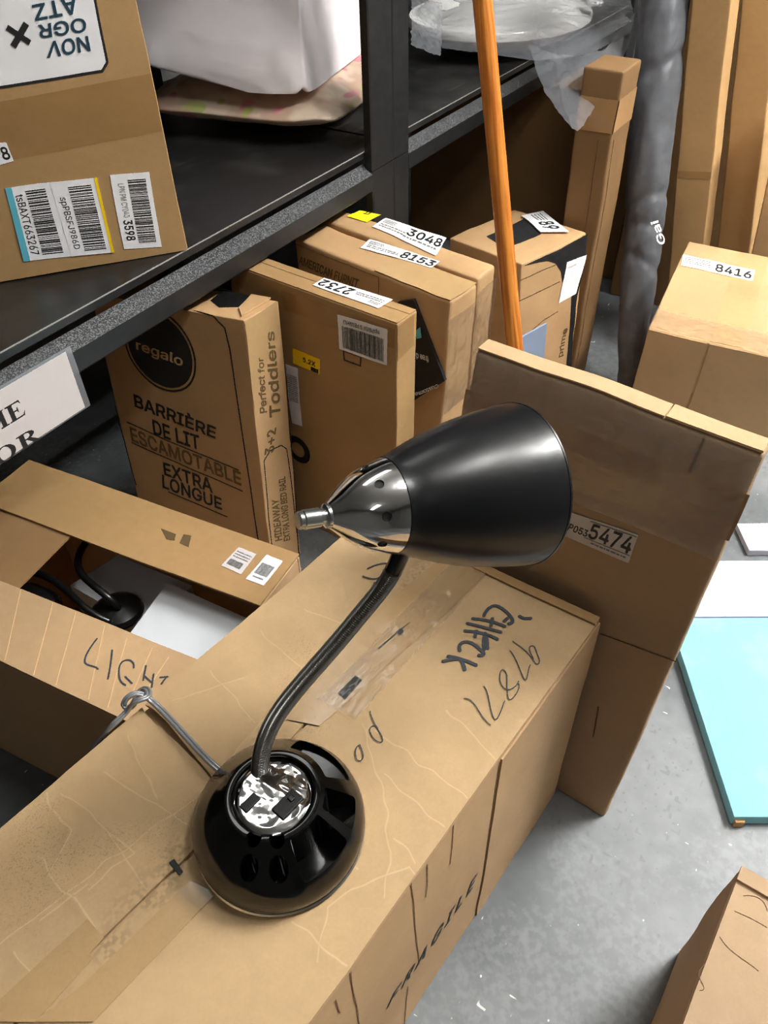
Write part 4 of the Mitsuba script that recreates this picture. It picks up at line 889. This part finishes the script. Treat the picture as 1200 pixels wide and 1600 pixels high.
add('floral_bedding', cushion([1.985 + FB[0], 1.73 + FB[1], 0.866], 0.30, 0.29, 0.066, seed=3, amp=0.008, freq=11, tilt=(0.27, 0, 0)), 'floral_fabric', smooth=True)
tag('floral_bedding', 'packed beige and pink floral bedding under the white pillow on the shelf', 'bedding')
PN = [1.6076, 1.2185, 0.935]
PC = [PN[0] + 0.20, PN[1] + 0.31, 1.09]
add('white_pillow', cushion(PC, 0.29, 0.26, 0.16, e=0.28, seed=8, amp=0.013, freq=9, tilt=(0.27, 0.20, 0), sag=0.15), 'white_fabric', smooth=True)
tag('white_pillow', 'plump white pillow lying on the floral bedding', 'pillow')

def film(key, rows, m, n=46, amp=0.01, seed=0, freq=26):
    """A crumpled sheet through rows of world points."""
    R = np.array(rows, float)
    from scipy.ndimage import zoom
    P = np.stack([zoom(R[..., k], (n / R.shape[0], n / R.shape[1]), order=1) for k in range(3)], -1)
    q = P * freq + seed
    P = P + np.stack([np.abs(meshkit.fbm(q + 5 * k, 4, seed=seed + k) - 0.5) - 0.12 for k in range(3)], -1) * 2 * amp
    I = np.arange(P.shape[0] * P.shape[1]).reshape(P.shape[:2])
    f = np.stack([I[:-1, :-1], I[1:, :-1], I[1:, 1:], I[:-1, 1:]], -1).reshape(-1, 4)
    return add(key, (P.reshape(-1, 3), f), m, smooth=True)
film('plastic_wrap', [[[2.1319, 1.2687, 1.0363], [2.1977, 1.2563, 1.0196], [2.2615, 1.2466, 1.0028]], [[1.9981, 1.189, 1.0063], [2.0435, 1.1671, 0.993], [2.0722, 1.1402, 0.9756]], [[1.9, 1.1305, 0.9798], [1.912, 1.0909, 0.9672], [1.94, 1.0695, 0.9524]]], 'clear_film', 60, 0.012, 4, 40)
tag('plastic_wrap', 'crumpled clear plastic end beside the double post', 'plastic bag')

# white tub in a clear bag on the right shelf
TC = np.array([2.767, 1.263, 0.0])
tubp = [(0.0, 0.8139), (0.2043, 0.8139), (0.2786, 0.8371), (0.3204, 0.8631), (0.3343, 0.8669), (0.3454, 0.8743), (0.3473, 0.8882), (0.3399, 0.8984), (0.325, 0.9003), (0.3111, 0.904), (0.2786, 0.9254), (0.2321, 0.9439), (0.1114, 0.9532), (0.0, 0.9551)]
g = lathe([(r, z) for r, z in tubp], 96)
g.apply_scale([1.0, 1.0, 1.0])
g.apply_transform(trimesh.transformations.scale_matrix(0.86, direction=[0, 1, 0]))
g.apply_translation([TC[0], TC[1] + 0.037, 0])
add('white_tub__body', g, 'white_plastic', smooth=40)
KN = [2.8339, 1.0018, 0.925]
add('white_tub__knob', lathe([(0, 0), (.028, 0), (.03, .006), (.026, .012), (.018, .013), (.016, .009), (0, .009)], 32, frame_to(KN, [0, 0, 1])), 'white_plastic', smooth=35)
tag('white_tub', 'round white plastic tub inside a clear bag on the right shelf', 'tub')
film('clear_bag__front', [[[2.6589, 1.4663, 0.9421], [2.5888, 1.2676, 0.9666], [2.5716, 1.0883, 0.9817], [2.7071, 0.9769, 0.9687], [2.8298, 0.8858, 0.9563]], [[2.4029, 1.3452, 0.915], [2.3407, 1.1407, 0.9431], [2.3137, 0.97, 0.9545], [2.4468, 0.8716, 0.947], [2.6383, 0.8068, 0.9433]], [[2.2519, 1.2378, 0.8942], [2.1962, 1.0651, 0.906], [2.1829, 0.9062, 0.9093], [2.3069, 0.8106, 0.9091], [2.5522, 0.7819, 0.9201]]], 'clear_film', 90, 0.007, 7, 20)
film('clear_bag__skirt', [[[2.2546, 0.967, 0.9273], [2.2168, 0.8766, 0.922], [2.2494, 0.8162, 0.9155], [2.3477, 0.7815, 0.9146], [2.6134, 0.797, 0.9562]], [[2.1249, 0.8826, 0.8983], [2.118, 0.8181, 0.8949], [2.1494, 0.7707, 0.8814], [2.241, 0.7441, 0.8793], [2.4494, 0.7472, 0.9169]], [[2.0439, 0.8143, 0.8676], [2.0396, 0.7703, 0.8651], [2.067, 0.7334, 0.8542], [2.1454, 0.7108, 0.8562], [2.2917, 0.722, 0.8706]], [[1.9739, 0.7248, 0.8342], [1.9628, 0.7075, 0.8277], [1.9658, 0.6945, 0.8228], [2.001, 0.6904, 0.8245], [2.1202, 0.7061, 0.8447]]], 'clear_film', 90, 0.007, 12, 24)
tag('clear_bag', 'clear plastic bag around the white tub with its corner hanging over the shelf', 'plastic bag')

# ------------------------------------------------------------------ shelf sign
sgx, sgz = [[0.6758, 0.7592], [0.6573, 0.6432], [0.4846, 0.6366], [0.5391, 0.7619]], 0
SY = 1.0885
def sign_quad(pts, y): return [np.array([a, y, b]) for a, b in pts]
sx1, sz1, sz0 = max(sgx[0][0], sgx[1][0]), sgx[0][1], sgx[1][1]
sl = (sgx[0][0] - sgx[1][0])
xl = 0.18
g = bx(xl, sx1 - 0.004, SY - 0.0012, SY - 0.0004, sz0, sz1)
add('shelf_sign__paper', g, 'paper_grey')
add('shelf_sign__sleeve', bx(xl - 0.004, sx1 + 0.009, SY + 0.0002, SY + 0.0008, sz0 - 0.004, sz1 + 0.005), 'clear_film')
tag('shelf_sign', 'paper shelf sign in a clear sleeve on the front beam, ending in E and OR', 'sign')
def serif(ch, w=1.0):
    st, sf, th = 0.22, 0.10, 0.075
    if ch == 'E':
        return unary_union([rect(.12, 0, .12 + st, 1), rect(0, 0, .78, th), rect(0, 1 - th, .74, 1), rect(.12, .47, .56, .54), Polygon([(.78, 0), (.84, .28), (.74, .1), (.66, th), (.66, 0)]), Polygon([(.74, 1), (.78, .74), (.69, .9), (.6, 1 - th), (.6, 1)]), rect(.52, .36, .57, .65)])
    if ch == 'O':
        return Point(0, 0).buffer(1, 32).__class__ and shapely.affinity.translate(shapely.affinity.scale(Point(0, 0).buffer(1, 32), .47, .52), .5, .5).difference(shapely.affinity.translate(shapely.affinity.scale(Point(0, 0).buffer(1, 32), .25, .46), .5, .5))
    if ch == 'R':
        bowl = shapely.affinity.translate(shapely.affinity.scale(Point(0, 0).buffer(1, 32), .36, .26), .44, .74)
        hole = shapely.affinity.translate(shapely.affinity.scale(Point(0, 0).buffer(1, 32), .17, .19), .42, .74)
        return unary_union([rect(.12, 0, .12 + st, 1), rect(0, 0, .46, th), rect(0, 1 - th, .5, 1), bowl.difference(hole).difference(rect(0, .4, .2, 1)), Polygon([(.38, .5), (.6, .5), (.92, th), (1.0, th), (1.0, 0), (.72, 0)])])
    if ch == 'M':
        return unary_union([rect(.08, 0, .16, 1), rect(.74, 0, .74 + st, 1), rect(0, 0, .26, th), rect(.64, 0, 1.06, th), Polygon([(0, 1), (.28, 1), (.56, .25), (.5, 0), (.08, 1 - th)]), Polygon([(.74, 1), (1.06, 1), (.96, 1 - th), (.5, 0), (.5, .2)])])
    if ch == 'C':
        return serif('O').difference(rect(.62, .3, 1.1, .7))
    if ch == 'H':
        return unary_union([rect(.08, 0, .3, 1), rect(.7, 0, .92, 1), rect(.1, .46, .9, .54), rect(0, 0, .38, th), rect(0, 1 - th, .38, 1), rect(.62, 0, 1, th), rect(.62, 1 - th, 1, 1)])
    return rect(.1, 0, .9, 1)
import shapely.affinity
def sign_word(word, x_end, z0_, hgt, wid):
    for k, ch in enumerate(word[::-1]):
        P = serif(ch)
        xe = x_end - k * wid * 1.12
        P = shapely.affinity.translate(shapely.affinity.scale(P, wid, hgt, origin=(0, 0)), xe - wid, z0_)
        m = extrude(P, 0.0004)
        v = m.vertices
        add('shelf_sign__letter', trimesh.Trimesh(np.c_[v[:, 0], SY - 0.0014 - v[:, 2] * 0.5, v[:, 1]], m.faces, process=False), 'ink')
SG = [[0.5644, 0.7195], [0.5609, 0.6903], [0.5304, 0.6939], [0.5661, 0.6363], [0.5773, 0.6568]]
sign_word('ME', SG[1][0] + 0.008, SG[1][1] + 0.006, SG[0][1] - SG[1][1] + 0.002, 0.037)
sign_word('OR', SG[3][0] + 0.006, SG[3][1] + 0.003, 0.028, 0.043)
